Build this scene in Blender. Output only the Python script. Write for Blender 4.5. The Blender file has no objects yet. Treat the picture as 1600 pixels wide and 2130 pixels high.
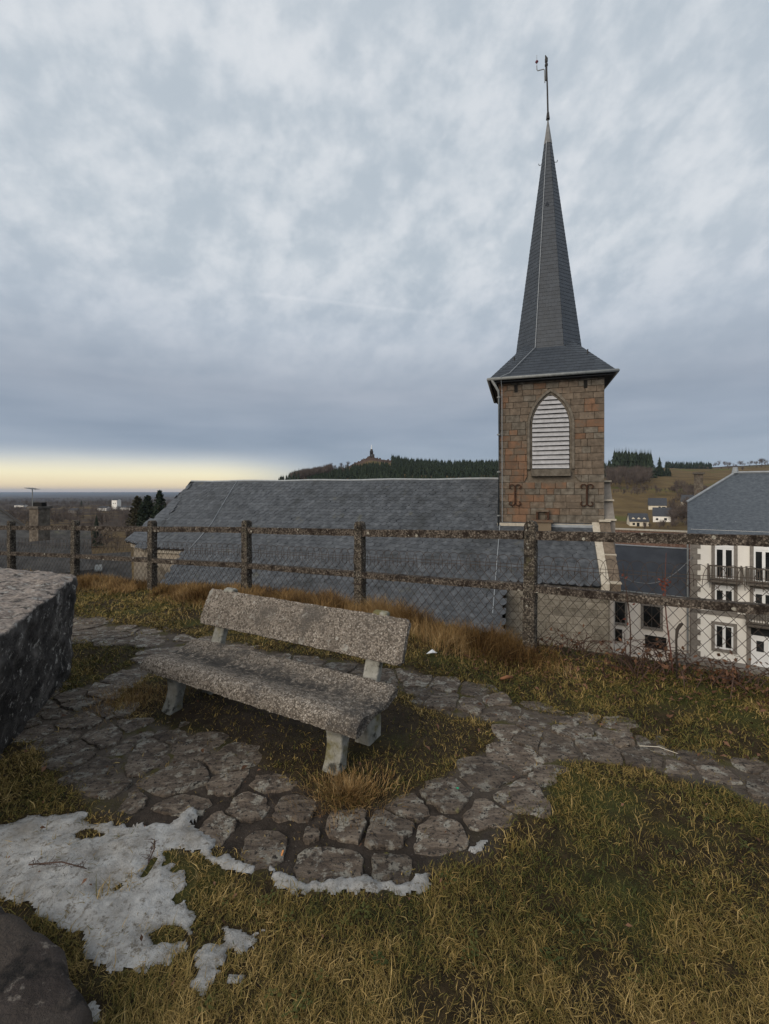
import bpy, math, random
import numpy as np
from mathutils import Matrix, Vector

random.seed(7)
RNG = np.random.default_rng(11)
SC = bpy.context.scene
COL = SC.collection
H = 1.65          # eye height over the terrace
F = 930.0         # focal length in photograph pixels (1600 x 2130)
HZ = 1024.0       # row of the horizon

# ------------------------------------------------------------------ camera
cam = bpy.data.cameras.new('camera')
cam.sensor_fit = 'VERTICAL'
cam.sensor_height = 36.0
cam.lens = 36.0 * F / 2130.0
cam.shift_y = -(1065.0 - HZ) / 2130.0
cam.clip_start = 0.05
cam.clip_end = 90000
camo = bpy.data.objects.new('camera', cam)
camo.location = (0, 0, H)
camo.rotation_euler = (math.radians(90), 0, 0)
COL.objects.link(camo)
SC.camera = camo

# ------------------------------------------------------------------ world, sun, exposure
SUN_AZ = math.radians(-138)      # measured from +Y towards +X: behind the camera, to the left
SUN_EL = math.radians(27)


def nd(t, typ, ins=None, **kw):
    n = t.nodes.new(typ)
    for k, v in kw.items():
        setattr(n, k, v)
    if ins:
        for k, v in ins.items():
            s = n.inputs[k]
            if isinstance(v, bpy.types.NodeSocket):
                t.links.new(v, s)
            else:
                s.default_value = v
    return n


def mth(t, op, a, b=None, c=None, clamp=False):
    n = t.nodes.new('ShaderNodeMath')
    n.operation = op
    n.use_clamp = clamp
    for i, v in enumerate((a, b, c)):
        if v is None:
            continue
        if isinstance(v, bpy.types.NodeSocket):
            t.links.new(v, n.inputs[i])
        else:
            n.inputs[i].default_value = v
    return n.outputs[0]


def ramp(t, fac, stops, interp='LINEAR'):
    n = t.nodes.new('ShaderNodeValToRGB')
    cr = n.color_ramp
    cr.interpolation = interp
    while len(cr.elements) < len(stops):
        cr.elements.new(0.5)
    for e, (p, c) in zip(cr.elements, stops):
        e.position = p
        e.color = tuple(c) + (1,) if len(c) == 3 else tuple(c)
    t.links.new(fac, n.inputs[0])
    return n.outputs[0]


def mixc(t, fac, a, b, mode='MIX'):
    n = t.nodes.new('ShaderNodeMix')
    n.data_type = 'RGBA'
    n.blend_type = mode
    n.clamp_factor = True
    for i, v in ((0, fac), (6, a), (7, b)):
        if isinstance(v, bpy.types.NodeSocket):
            t.links.new(v, n.inputs[i])
        else:
            n.inputs[i].default_value = v if i == 0 else (tuple(v) + (1,) if len(v) == 3 else v)
    return n.outputs[2]


def smooth(t, v, a, b):
    n = t.nodes.new('ShaderNodeMapRange')
    n.interpolation_type = 'SMOOTHSTEP'
    t.links.new(v, n.inputs[0])
    n.inputs[1].default_value = a
    n.inputs[2].default_value = b
    return n.outputs[0]


def srgb(r, g, b):
    f = lambda v: (v / 255 / 12.92) if v / 255 <= .04045 else ((v / 255 + .055) / 1.055) ** 2.4
    return (f(r), f(g), f(b))


world = bpy.data.worlds.new('World')
SC.world = world
world.use_nodes = True
wt = world.node_tree
wt.nodes.clear()
tc = nd(wt, 'ShaderNodeTexCoord')
dirv = tc.outputs['Generated']
sp = nd(wt, 'ShaderNodeSeparateXYZ', {0: dirv})
dx, dy, dz = sp.outputs[0], sp.outputs[1], sp.outputs[2]
# clear air above and beyond the cloud deck
sky = nd(wt, 'ShaderNodeTexSky', sky_type='NISHITA', sun_disc=False, sun_elevation=SUN_EL,
         sun_rotation=SUN_AZ, altitude=1000, air_density=1.2, dust_density=1.5, ozone_density=1.0)
clear = mixc(wt, 1.0, sky.outputs[0], (.055, .055, .055), 'MULTIPLY')
# cloud deck: soft puffs overhead, long streaks towards the horizon
rotd = nd(wt, 'ShaderNodeMapping', {0: dirv, 2: (math.radians(18), math.radians(24), math.radians(-20))}).outputs[0]
mpA = nd(wt, 'ShaderNodeMapping', {0: rotd, 3: (1.0, 1.0, 1.45)}).outputs[0]
nA = nd(wt, 'ShaderNodeTexNoise', {'Vector': mpA, 'Scale': 10.0, 'Detail': 4.0, 'Roughness': .5, 'Distortion': .12}).outputs[0]
nB = nd(wt, 'ShaderNodeTexNoise', {'Vector': mpA, 'Scale': 2.3, 'Detail': 3.0, 'Roughness': .5}).outputs[0]
nD = nd(wt, 'ShaderNodeTexNoise', {'Vector': nd(wt, 'ShaderNodeMapping', {0: mpA, 1: (5.2, 1.3, 2.2)}).outputs[0], 'Scale': 24.0, 'Detail': 4.0, 'Roughness': .6}).outputs[0]
mpC = nd(wt, 'ShaderNodeMapping', {0: dirv, 1: (3.1, 1.7, 0), 2: (0, math.radians(5), 0), 3: (1.0, 1.0, 6.0)}).outputs[0]
nC = nd(wt, 'ShaderNodeTexNoise', {'Vector': mpC, 'Scale': 2.1, 'Detail': 4.0, 'Roughness': .5}).outputs[0]
base = ramp(wt, mth(wt, 'MAXIMUM', dz, 0.0), [
    (0.0, srgb(162, 177, 192)), (.07, srgb(156, 168, 183)), (.13, srgb(147, 159, 175)), (.21, srgb(151, 161, 175)), (.33, srgb(180, 189, 200)),
    (.45, srgb(193, 201, 209)), (.68, srgb(193, 201, 209)), (1.0, srgb(192, 200, 208))])
amp = smooth(wt, dz, .14, .42)
puff = smooth(wt, mth(wt, 'MULTIPLY_ADD', mth(wt, 'SUBTRACT', nD, .5), .45, nA), .30, .74)
pf = mth(wt, 'MULTIPLY', mth(wt, 'MULTIPLY', mth(wt, 'SUBTRACT', puff, .46), .28), amp)
pf = mth(wt, 'MULTIPLY_ADD', mth(wt, 'SUBTRACT', nB, .5), .22, pf)
pf = mth(wt, 'MULTIPLY_ADD', mth(wt, 'MULTIPLY', mth(wt, 'SUBTRACT', nC, .5), mth(wt, 'SUBTRACT', 1.0, amp)), .75, pf)
# a faint old vapour trail
tr = nd(wt, 'ShaderNodeVectorMath', {0: dirv, 1: tuple(Vector((-.3226, 1, .4473)).cross(Vector((.215, 1, .388))).normalized())}, operation='DOT_PRODUCT').outputs['Value']
trw = mth(wt, 'SUBTRACT', 1.0, smooth(wt, mth(wt, 'ABSOLUTE', mth(wt, 'MULTIPLY_ADD', mth(wt, 'SUBTRACT', nD, .5), .006, tr)), .0008, .0062))
trl = mth(wt, 'MULTIPLY', smooth(wt, dx, -.32, -.22), mth(wt, 'SUBTRACT', 1.0, smooth(wt, dx, .0, .22)))
pf = mth(wt, 'MULTIPLY_ADD', mth(wt, 'MULTIPLY', trw, trl), .055, pf)
gain = mth(wt, 'ADD', 1.02, pf)
cloud = mixc(wt, 1.0, base, nd(wt, 'ShaderNodeCombineXYZ', {0: mth(wt, 'POWER', gain, 1.25), 1: gain, 2: mth(wt, 'POWER', gain, .80)}).outputs[0], 'MULTIPLY')
# the deck stops short of the horizon on the sunset side
az = nd(wt, 'ShaderNodeVectorMath', {0: dirv, 1: (math.sin(math.radians(-68)), math.cos(math.radians(-68)), 0)}, operation='DOT_PRODUCT').outputs['Value']
side = smooth(wt, az, .45, .70)
edge = mth(wt, 'MULTIPLY_ADD', mth(wt, 'SUBTRACT', nC, .5), .045, dz)
gap = mth(wt, 'MULTIPLY', mth(wt, 'SUBTRACT', 1.0, smooth(wt, edge, .034, .092)), side)
glow = ramp(wt, mth(wt, 'MAXIMUM', dz, 0.0), [(0.0, srgb(244, 212, 180)), (.012, srgb(255, 230, 184)), (.035, srgb(255, 244, 206)), (.07, srgb(228, 228, 220)), (.1, srgb(196, 200, 206))])
low = mixc(wt, .12, glow, clear)
skyc = mixc(wt, gap, mixc(wt, .04, cloud, clear), low)
bg = nd(wt, 'ShaderNodeBackground', {'Color': skyc, 'Strength': 0.665})
nd(wt, 'ShaderNodeOutputWorld', {0: bg.outputs[0]})

sun = bpy.data.lights.new('sun', 'SUN')
sun.energy = 1.5
sun.angle = math.radians(45)
sun.color = (1.0, .88, .72)
suno = bpy.data.objects.new('sun', sun)
sd = Vector((math.sin(SUN_AZ) * math.cos(SUN_EL), math.cos(SUN_AZ) * math.cos(SUN_EL), math.sin(SUN_EL)))
suno.rotation_euler = (-sd).to_track_quat('-Z', 'Y').to_euler()
suno.location = (-20, -10, 30)
COL.objects.link(suno)

SC.view_settings.view_transform = 'Standard'
SC.view_settings.look = 'None'
SC.view_settings.exposure = 0.72
SC.view_settings.gamma = 1.0
SC.view_settings.use_curve_mapping = False
SC.render.engine = 'CYCLES'
SC.cycles.use_denoising = True
SC.cycles.max_bounces = 6
SC.cycles.diffuse_bounces = 3
SC.cycles.glossy_bounces = 2
SC.cycles.transmission_bounces = 3
SC.cycles.volume_bounces = 0
SC.cycles.transparent_max_bounces = 6


# ------------------------------------------------------------------ helpers
def hsh(i, j, s):
    n = (i.astype(np.int64) * 374761393 + j.astype(np.int64) * 668265263 + s * 982451653) & 0x7fffffff
    n = ((n ^ (n >> 13)) * 1274126177) & 0x7fffffff
    n = n ^ (n >> 16)
    return (n & 0xffff) / 65535.0


def vn(x, y, s=0):
    x = np.asarray(x, float); y = np.asarray(y, float)
    xi = np.floor(x); yi = np.floor(y)
    fx = x - xi; fy = y - yi
    fx = fx * fx * (3 - 2 * fx); fy = fy * fy * (3 - 2 * fy)
    a = hsh(xi, yi, s); b = hsh(xi + 1, yi, s); c = hsh(xi, yi + 1, s); d = hsh(xi + 1, yi + 1, s)
    return (a + (b - a) * fx) * (1 - fy) + (c + (d - c) * fx) * fy


def fbm(x, y, s=0, o=4):
    v = 0; a = .5; t = 0
    for k in range(o):
        v = v + a * vn(np.asarray(x) * 2 ** k, np.asarray(y) * 2 ** k, s + k * 17); t += a; a *= .5
    return v / t


def n3(p, sc, s=0):
    """cheap noise in space for arrays of points, 0..1"""
    q = p * sc
    return (fbm(q[:, 0] + q[:, 2] * .71, q[:, 1] - q[:, 2] * .53, s, 3) + fbm(q[:, 0] - q[:, 2] * .37 + 9, q[:, 2] + q[:, 1] * .41, s + 5, 3)) * .5


def at(px, py, d):
    return np.array([(px - 800) / F * d, d, H + (HZ - py) / F * d])


def gp(px, py):
    d = H * F / (py - HZ)
    return ((px - 800) / F * d, d)


PW = {}


def link(o, parent=None, origin=None):
    COL.objects.link(o)
    if parent is not None:
        o.parent = parent
        o.matrix_parent_inverse = Matrix.Translation(-PW[parent.name])
        PW[o.name] = Vector((0, 0, 0))
    return o


def thing(name, label, cat, origin, group=None, kind=None):
    o = bpy.data.objects.new(name, None)
    o.empty_display_size = .2
    o.location = origin
    COL.objects.link(o)
    PW[o.name] = Vector(origin)
    o['label'] = label
    if cat:
        o['category'] = cat
    if group:
        o['group'] = group
    if kind:
        o['kind'] = kind
    return o


def tag(o, label, cat=None, group=None, kind=None):
    o['label'] = label
    if cat:
        o['category'] = cat
    if group:
        o['group'] = group
    if kind:
        o['kind'] = kind
    return o


def rawmesh(name, V, FC, mats, smooth_=False, attr=None, mi=None):
    me = bpy.data.meshes.new(name)
    V = np.asarray(V, np.float32)
    if isinstance(FC, np.ndarray):
        k = FC.shape[1]
        me.vertices.add(len(V)); me.vertices.foreach_set('co', V.ravel())
        me.loops.add(FC.size); me.loops.foreach_set('vertex_index', FC.astype(np.int32).ravel())
        me.polygons.add(len(FC)); me.polygons.foreach_set('loop_start', np.arange(0, FC.size, k, dtype=np.int32))
        me.update(calc_edges=True)
    else:
        me.from_pydata(V.tolist(), [], FC)
    if not isinstance(mats, (list, tuple)):
        mats = [mats]
    for m in mats:
        me.materials.append(m)
    if mi is not None:
        me.polygons.foreach_set('material_index', np.asarray(mi, np.int32))
    if smooth_:
        me.polygons.foreach_set('use_smooth', np.ones(len(me.polygons), bool))
    if attr:
        for an, av in attr.items():
            a = me.attributes.new(an, 'FLOAT', 'POINT')
            a.data.foreach_set('value', np.asarray(av, np.float32))
    me.update()
    return me


def mob(name, V, FC, mats, parent=None, smooth_=False, attr=None, mi=None, origin=None):
    """mesh object, vertices given in world coordinates; a top-level one gets its origin at its base"""
    V = np.asarray(V, float)
    if parent is None:
        if origin is None:
            origin = np.array([V[:, 0].mean(), V[:, 1].mean(), V[:, 2].min()])
        V = V - np.asarray(origin)
    me = rawmesh(name, V, FC, mats, smooth_, attr, mi)
    o = bpy.data.objects.new(name, me)
    if parent is None:
        o.location = origin
        COL.objects.link(o)
        PW[o.name] = Vector(origin)
        return o
    return link(o, parent)


class MB:
    """collects vertices and faces"""
    def __init__(s):
        s.v = []; s.f = []

    def add(s, V, FC):
        b = len(s.v)
        s.v.extend([tuple(map(float, p)) for p in V])
        s.f.extend([tuple(b + i for i in q) for q in FC])

    def box(s, c, e1, e2, e3):
        c, e1, e2, e3 = (np.asarray(q, float) for q in (c, e1, e2, e3))
        V = [c + a * e1 + b * e2 + d * e3 for d in (-.5, .5) for b in (-.5, .5) for a in (-.5, .5)]
        s.add(V, [(0, 2, 3, 1), (4, 5, 7, 6), (0, 1, 5, 4), (2, 6, 7, 3), (0, 4, 6, 2), (1, 3, 7, 5)])

    def prism(s, poly, off):
        """poly: 3D points in order; extruded by vector off"""
        n = len(poly); off = np.asarray(off, float)
        P = [np.asarray(p, float) for p in poly]
        s.add(P + [p + off for p in P], [tuple(range(n))[::-1], tuple(range(n, 2 * n))] + [(i, (i + 1) % n, n + (i + 1) % n, n + i) for i in range(n)])

    def tube(s, pts, r, k=5, cap=True):
        P = [np.asarray(p, float) for p in pts]
        rr = r if isinstance(r, (list, tuple, np.ndarray)) else [r] * len(P)
        V = []; FC = []
        ref = None
        for i, p in enumerate(P):
            t = P[min(i + 1, len(P) - 1)] - P[max(i - 1, 0)]
            t = t / (np.linalg.norm(t) + 1e-12)
            if ref is None:
                ref = np.array([0, 0, 1.]) if abs(t[2]) < .9 else np.array([1., 0, 0])
            a = np.cross(t, ref); a /= np.linalg.norm(a) + 1e-12
            b = np.cross(t, a); ref = np.cross(a, t) if False else ref
            for j in range(k):
                w = 2 * math.pi * j / k
                V.append(p + rr[i] * (math.cos(w) * a + math.sin(w) * b))
        for i in range(len(P) - 1):
            for j in range(k):
                FC.append((i * k + j, i * k + (j + 1) % k, (i + 1) * k + (j + 1) % k, (i + 1) * k + j))
        if cap:
            FC.append(tuple(range(k))[::-1]); FC.append(tuple(range((len(P) - 1) * k, len(P) * k)))
        s.add(V, FC)

    def build(s, name, mats, parent=None, smooth_=False, attr=None, origin=None):
        return mob(name, np.array(s.v), s.f, mats, parent, smooth_, attr, None, origin)


def join_instances(V0, FC, mats4, tones=None):
    """arrays of proto verts (n,3), quad/tri faces -> one mesh's arrays"""
    V0 = np.asarray(V0); n = len(V0)
    Ms = np.asarray(mats4)
    V = np.einsum('mij,nj->mni', Ms[:, :3, :3], V0) + Ms[:, None, :3, 3]
    FCs = []
    for k in range(len(Ms)):
        FCs.extend([tuple(i + k * n for i in q) for q in FC])
    at_ = np.repeat(RNG.random(len(Ms)) if tones is None else tones, n)
    return V.reshape(-1, 3), FCs, at_


def inpoly(px, py, poly):
    px = np.asarray(px, float); py = np.asarray(py, float)
    r = np.zeros(px.shape, bool)
    n = len(poly)
    for i in range(n):
        x1, y1 = poly[i]; x2, y2 = poly[(i + 1) % n]
        c = ((y1 > py) != (y2 > py)) & (px < (x2 - x1) * (py - y1) / (y2 - y1 + 1e-12) + x1)
        r ^= c
    return r


def pdist(px, py, poly):
    """signed distance, positive inside"""
    px = np.asarray(px, float); py = np.asarray(py, float)
    d = np.full(px.shape, 1e9)
    n = len(poly)
    for i in range(n):
        x1, y1 = poly[i]; x2, y2 = poly[(i + 1) % n]
        ex, ey = x2 - x1, y2 - y1
        t = np.clip(((px - x1) * ex + (py - y1) * ey) / (ex * ex + ey * ey + 1e-12), 0, 1)
        d = np.minimum(d, np.hypot(px - x1 - t * ex, py - y1 - t * ey))
    return np.where(inpoly(px, py, poly), d, -d)


# ------------------------------------------------------------------ materials
def newmat(name):
    m = bpy.data.materials.new(name)
    m.use_nodes = True
    t = m.node_tree
    t.nodes.clear()
    out = nd(t, 'ShaderNodeOutputMaterial')
    b = nd(t, 'ShaderNodeBsdfPrincipled')
    t.links.new(b.outputs[0], out.inputs[0])
    b.inputs['Specular IOR Level'].default_value = .25
    return m, t, b


def pos(t):
    return nd(t, 'ShaderNodeNewGeometry').outputs['Position']


def noise(t, vec, scale, detail=5, rough=.55, dist=0.0):
    return nd(t, 'ShaderNodeTexNoise', {'Vector': vec, 'Scale': scale, 'Detail': detail, 'Roughness': rough, 'Distortion': dist}).outputs[0]


def bump(t, b, h, strength=.5, dist=.01):
    n = nd(t, 'ShaderNodeBump', {'Strength': strength, 'Distance': dist, 'Height': h})
    t.links.new(n.outputs[0], b.inputs['Normal'])


def ev(cols, lo=.3, hi=.7):
    n = len(cols)
    return [(lo + (hi - lo) * i / max(1, n - 1), c) for i, c in enumerate(cols)]


def M(name, cols, scale=6, rough=.85, bs=None, bstr=.4, bdist=.01, spots=(), rnd=0.0, detail=6, lo=.3, hi=.7, spec=.25, stretch=None):
    """noise-coloured material; spots = (colour, scale, low, high) layers; rnd = per-object value change"""
    m, t, b = newmat(name)
    p = pos(t)
    if stretch:
        p = nd(t, 'ShaderNodeMapping', {0: p, 3: stretch}).outputs[0]
    n = noise(t, p, scale, detail, .6)
    c = ramp(t, n, ev(cols, lo, hi))
    for k, (sc, ss, a, z) in enumerate(spots):
        q = nd(t, 'ShaderNodeMapping', {0: p, 1: (3.7 * k + 1.3, 2.1 * k, 5.9)}).outputs[0]
        c = mixc(t, smooth(t, noise(t, q, ss, 5, .65), a, z), c, sc)
    if rnd:
        oi = nd(t, 'ShaderNodeObjectInfo').outputs['Random']
        at_ = nd(t, 'ShaderNodeAttribute', attribute_name='tone').outputs['Fac']
        r = mth(t, 'FRACT', mth(t, 'ADD', oi, at_))
        g = mth(t, 'MULTIPLY_ADD', mth(t, 'SUBTRACT', r, .5), 2 * rnd, 1.0)
        c = mixc(t, 1.0, c, nd(t, 'ShaderNodeCombineXYZ', {0: g, 1: g, 2: g}).outputs[0], 'MULTIPLY')
    t.links.new(c, b.inputs['Base Color'])
    b.inputs['Roughness'].default_value = rough
    b.inputs['Specular IOR Level'].default_value = spec
    if bs:
        bump(t, b, noise(t, p, bs, 6, .65), bstr, bdist)
    return m


def aggregate(name, cols, cement, cell=55, moss=None, dark=None, gapw=.10, lichen=None, bstr=.9, bd=.012):
    """washed pebble concrete"""
    m, t, b = newmat(name)
    p = pos(t)
    w = nd(t, 'ShaderNodeVectorMath', {0: p, 1: nd(t, 'ShaderNodeVectorMath', {0: nd(t, 'ShaderNodeTexNoise', {'Vector': p, 'Scale': cell * .9, 'Detail': 3.0}).outputs[1], 'Scale': .012}, operation='SCALE').outputs[0]}, operation='ADD').outputs[0]
    v1 = nd(t, 'ShaderNodeTexVoronoi', {'Vector': w, 'Scale': cell, 'Randomness': 1.0})
    v2 = nd(t, 'ShaderNodeTexVoronoi', {'Vector': w, 'Scale': cell, 'Randomness': 1.0}, feature='DISTANCE_TO_EDGE')
    cr = nd(t, 'ShaderNodeSeparateColor', {0: v1.outputs['Color']})
    c = ramp(t, cr.outputs[0], ev(cols, .05, .95))
    fine = noise(t, p, 9, 6, .65)
    c = mixc(t, 1.0, c, ramp(t, fine, [(.25, (.6, .6, .6)), (.75, (1.2, 1.2, 1.2))]), 'MULTIPLY')
    e = smooth(t, v2.outputs['Distance'], .02, gapw)
    c = mixc(t, e, cement, c)
    # some pebbles have fallen out
    pit = mth(t, 'GREATER_THAN', cr.outputs[1], .82)
    c = mixc(t, mth(t, 'MULTIPLY', pit, .85), c, tuple(v * .55 for v in cement))
    if dark:
        c = mixc(t, mth(t, 'MULTIPLY', smooth(t, noise(t, p, dark[1], 5, .6), dark[2], dark[3]), .8), c, dark[0])
    if moss:
        c = mixc(t, smooth(t, noise(t, p, moss[1], 5, .65), moss[2], moss[3]), c, moss[0])
    a_ = nd(t, 'ShaderNodeAttribute', attribute_name='grime').outputs['Fac']
    c = mixc(t, mth(t, 'MULTIPLY', a_, smooth(t, noise(t, p, 22, 5, .65), .36, .56)), c, (.045, .043, .041))
    if lichen:
        lv = nd(t, 'ShaderNodeTexVoronoi', {'Vector': w, 'Scale': lichen[1]})
        spot = mth(t, 'MULTIPLY', mth(t, 'LESS_THAN', lv.outputs['Distance'], .23), mth(t, 'GREATER_THAN', nd(t, 'ShaderNodeSeparateColor', {0: lv.outputs['Color']}).outputs[2], lichen[2]))
        c = mixc(t, mth(t, 'MULTIPLY', spot, .8), c, lichen[0])
    t.links.new(c, b.inputs['Base Color'])
    b.inputs['Roughness'].default_value = .93
    b.inputs['Specular IOR Level'].default_value = .15
    h = mth(t, 'MULTIPLY', e, mth(t, 'SUBTRACT', 1.0, pit))
    h = mth(t, 'MULTIPLY_ADD', noise(t, p, 160, 3, .6), .5, h)
    bump(t, b, h, bstr, bd)
    return m


MT = {}
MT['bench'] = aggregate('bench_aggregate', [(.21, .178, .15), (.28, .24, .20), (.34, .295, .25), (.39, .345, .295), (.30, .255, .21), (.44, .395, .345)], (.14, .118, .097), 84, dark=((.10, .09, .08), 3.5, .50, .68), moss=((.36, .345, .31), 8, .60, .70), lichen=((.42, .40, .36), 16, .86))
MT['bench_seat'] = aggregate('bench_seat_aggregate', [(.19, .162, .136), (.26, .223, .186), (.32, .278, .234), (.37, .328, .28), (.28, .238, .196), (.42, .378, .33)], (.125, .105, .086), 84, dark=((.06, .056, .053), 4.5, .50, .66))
MT['leg'] = M('leg_concrete', [(.14, .135, .115), (.25, .245, .215), (.35, .34, .31)], 9, .92, 40, .8, .015, spots=(((.13, .115, .05), 5, .50, .66), ((.05, .048, .04), 12, .56, .70)))
MT['post'] = aggregate('post_concrete', [(.045, .037, .03), (.12, .10, .08), (.20, .172, .14), (.26, .228, .185), (.085, .07, .057)], (.055, .047, .039), 70, dark=((.02, .017, .014), 8, .5, .68), moss=((.11, .10, .055), 5, .60, .75), lichen=((.34, .33, .29), 22, .80))
MT['rail'] = aggregate('rail_concrete', [(.06, .047, .038), (.12, .097, .079), (.18, .15, .123), (.23, .195, .162), (.09, .071, .058)], (.05, .041, .034), 60, dark=((.018, .012, .01), 10, .5, .62), lichen=((.42, .40, .34), 14, .84))
MT['wire'] = M('wire', [(.03, .025, .022), (.07, .05, .04)], 30, .75)
MT['granite'] = None
MT['slate'] = M('slate', [(.03, .034, .04), (.055, .061, .07), (.085, .092, .102)], 3.5, .55, 30, .25, .01, spots=(((.15, .155, .15), 26, .66, .74), ((.075, .075, .06), 1.2, .6, .75), ((.03, .033, .036), .5, .55, .7)), rnd=.19, spec=.4)
MT['slate_new'] = M('new_slate', [(.024, .030, .040), (.036, .044, .056)], 3, .5, 25, .15, .01, rnd=.13, spec=.45)
MT['slate_core'] = M('slate_base', [(.02, .022, .026), (.03, .033, .038)], 3, .8)  # dark core under the slates, also the soffit
MT['zinc'] = M('zinc', [(.20, .22, .24), (.30, .32, .34)], 4, .45, spec=.5)
MT['zinc_dull'] = M('dull_zinc', [(.16, .17, .17), (.24, .25, .25)], 6, .6)
MT['lead'] = M('lead_sheet', [(.12, .12, .12), (.20, .20, .20)], 5, .6)
MT['iron'] = M('rusty_iron', [(.02, .013, .01), (.05, .025, .016), (.09, .04, .02)], 20, .9, 60, .4, .005)
MT['black_iron'] = M('black_iron', [(.02, .02, .02), (.04, .036, .034)], 20, .7)
lich = (((.32, .31, .27), 13, .69, .75), ((.035, .03, .027), 9, .60, .74))
MT['st_brown'] = M('brown_stone', [(.085, .068, .053), (.135, .106, .080), (.19, .150, .115)], 4.5, .95, 28, .7, .02, lich + (((.155, .10, .07), 1.1, .56, .76),), .12)
MT['st_grey'] = M('grey_stone', [(.075, .064, .052), (.13, .112, .09), (.19, .168, .14)], 4.5, .95, 28, .7, .02, lich, .13)
MT['st_orange'] = M('orange_stone', [(.11, .074, .053), (.165, .098, .062), (.22, .125, .078)], 3.5, .95, 28, .7, .02, lich + (((.13, .10, .075), 1.9, .46, .62),), .12)
MT['mortar'] = M('lime_mortar', [(.10, .083, .064), (.17, .142, .112)], 8, .95, 30, .5, .01)
MT['lime'] = M('pale_lime', [(.34, .30, .24), (.50, .46, .39)], 8, .95, 25, .5, .01, (((.12, .10, .08), 6, .6, .75),))
MT['ashlar'] = M('pale_ashlar', [(.13, .115, .092), (.20, .18, .148), (.27, .245, .205)], 4, .95, 24, .5, .015, (((.07, .06, .05), 7, .6, .76),), .18)
MT['panel'] = M('ochre_sheet', [(.15, .115, .08), (.19, .15, .105)], 2, .8)
MT['louvre'] = M('louvre_paint', [(.29, .29, .30), (.42, .42, .44)], 6, .7, spots=(((.20, .20, .21), 9, .6, .75),))
MT['dark'] = M('shade_black', [(.008, .008, .008), (.014, .013, .012)], 3, .9)
MT['render_white'] = M('white_render', [(.72, .70, .66), (.82, .80, .76)], 1.2, .9, 40, .2, .004, (((.62, .59, .54), .5, .58, .8),))
MT['render_pink'] = M('pinkish_render', [(.70, .65, .60), (.80, .75, .69)], 1.0, .9, 40, .2, .004, (((.42, .37, .33), .8, .58, .8),))
MT['render_cream'] = M('cream_render', [(.50, .45, .36), (.64, .58, .47)], 1.0, .9)
MT['old_cream'] = M('old_cream_plaster', [(.27, .23, .18), (.42, .37, .30)], 2.5, .95, 20, .4, .01, (((.16, .13, .10), 1.8, .55, .75),))
MT['quoin'] = M('grey_dressing', [(.16, .145, .13), (.24, .22, .20)], 5, .9, 40, .3, .01)
MT['white_paint'] = M('white_paint', [(.70, .71, .72), (.78, .79, .80)], 3, .5)
MT['balcony'] = M('weathered_balcony', [(.07, .06, .05), (.13, .115, .10)], 8, .8)
MT['house_slate'] = M('house_slate', [(.05, .06, .075), (.075, .088, .105), (.10, .115, .132)], 5, .6, 12, .5, .03, (((.20, .215, .23), 4.2, .66, .76), ((.06, .075, .05), .7, .62, .8)), stretch=(1, 1, 1.8))
MT['far_slate'] = M('far_slate', [(.035, .038, .046), (.055, .06, .07)], 1, .7)
MT['old_slate'] = M('old_slate', [(.035, .034, .034), (.06, .058, .056), (.09, .085, .08)], 3, .8, 9, .6, .03, (((.10, .10, .07), 1.4, .6, .75),))
MT['rubble'] = M('grey_rubble', [(.06, .05, .04), (.12, .10, .08), (.19, .165, .135)], 5, .95, 14, .8, .04, (((.16, .07, .045), 7, .62, .72),))
MT['red_brick'] = M('red_rubble', [(.10, .055, .04), (.17, .10, .075), (.22, .17, .14)], 6, .95, 16, .7, .03)


def glassmat():
    m, t, b = newmat('window_glass')
    t.links.new(ramp(t, noise(t, pos(t), .7, 2), [(.3, (.008, .009, .01)), (.7, (.03, .033, .036))]), b.inputs['Base Color'])
    b.inputs['Roughness'].default_value = .08
    b.inputs['Specular IOR Level'].default_value = .5
    return m


MT['glass'] = glassmat()


def granite():
    m, t, b = newmat('lichened_granite')
    p = pos(t)
    n = noise(t, p, 3.2, 8, .68)
    c = ramp(t, n, [(.28, (.015, .014, .014)), (.42, (.04, .037, .035)), (.52, (.075, .069, .065)), (.62, (.14, .13, .12)), (.74, (.25, .235, .215))])
    # upward faces wear a crust of pale lichen
    up = nd(t, 'ShaderNodeSeparateXYZ', {0: nd(t, 'ShaderNodeNewGeometry').outputs['Normal']}).outputs[2]
    l = mth(t, 'MULTIPLY', smooth(t, up, .2, .7), smooth(t, noise(t, p, 15, 6, .7), .36, .54))
    c = mixc(t, l, c, ramp(t, noise(t, p, 40, 3), [(.3, (.17, .135, .115)), (.7, (.42, .365, .32))]))
    c = mixc(t, smooth(t, noise(t, nd(t, 'ShaderNodeMapping', {0: p, 1: (4, 1, 2)}).outputs[0], 13, 6, .72), .565, .635), c, (.36, .345, .32))
    c = mixc(t, smooth(t, noise(t, nd(t, 'ShaderNodeMapping', {0: p, 1: (9, 3, 2)}).outputs[0], 26, 5, .7), .60, .70), c, (.006, .006, .006))
    t.links.new(c, b.inputs['Base Color'])
    b.inputs['Roughness'].default_value = .95
    b.inputs['Specular IOR Level'].default_value = .15
    bump(t, b, mth(t, 'ADD', noise(t, p, 30, 8, .7), mth(t, 'MULTIPLY', n, 1.5)), .9, .03)
    return m


MT['granite'] = granite()


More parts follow.
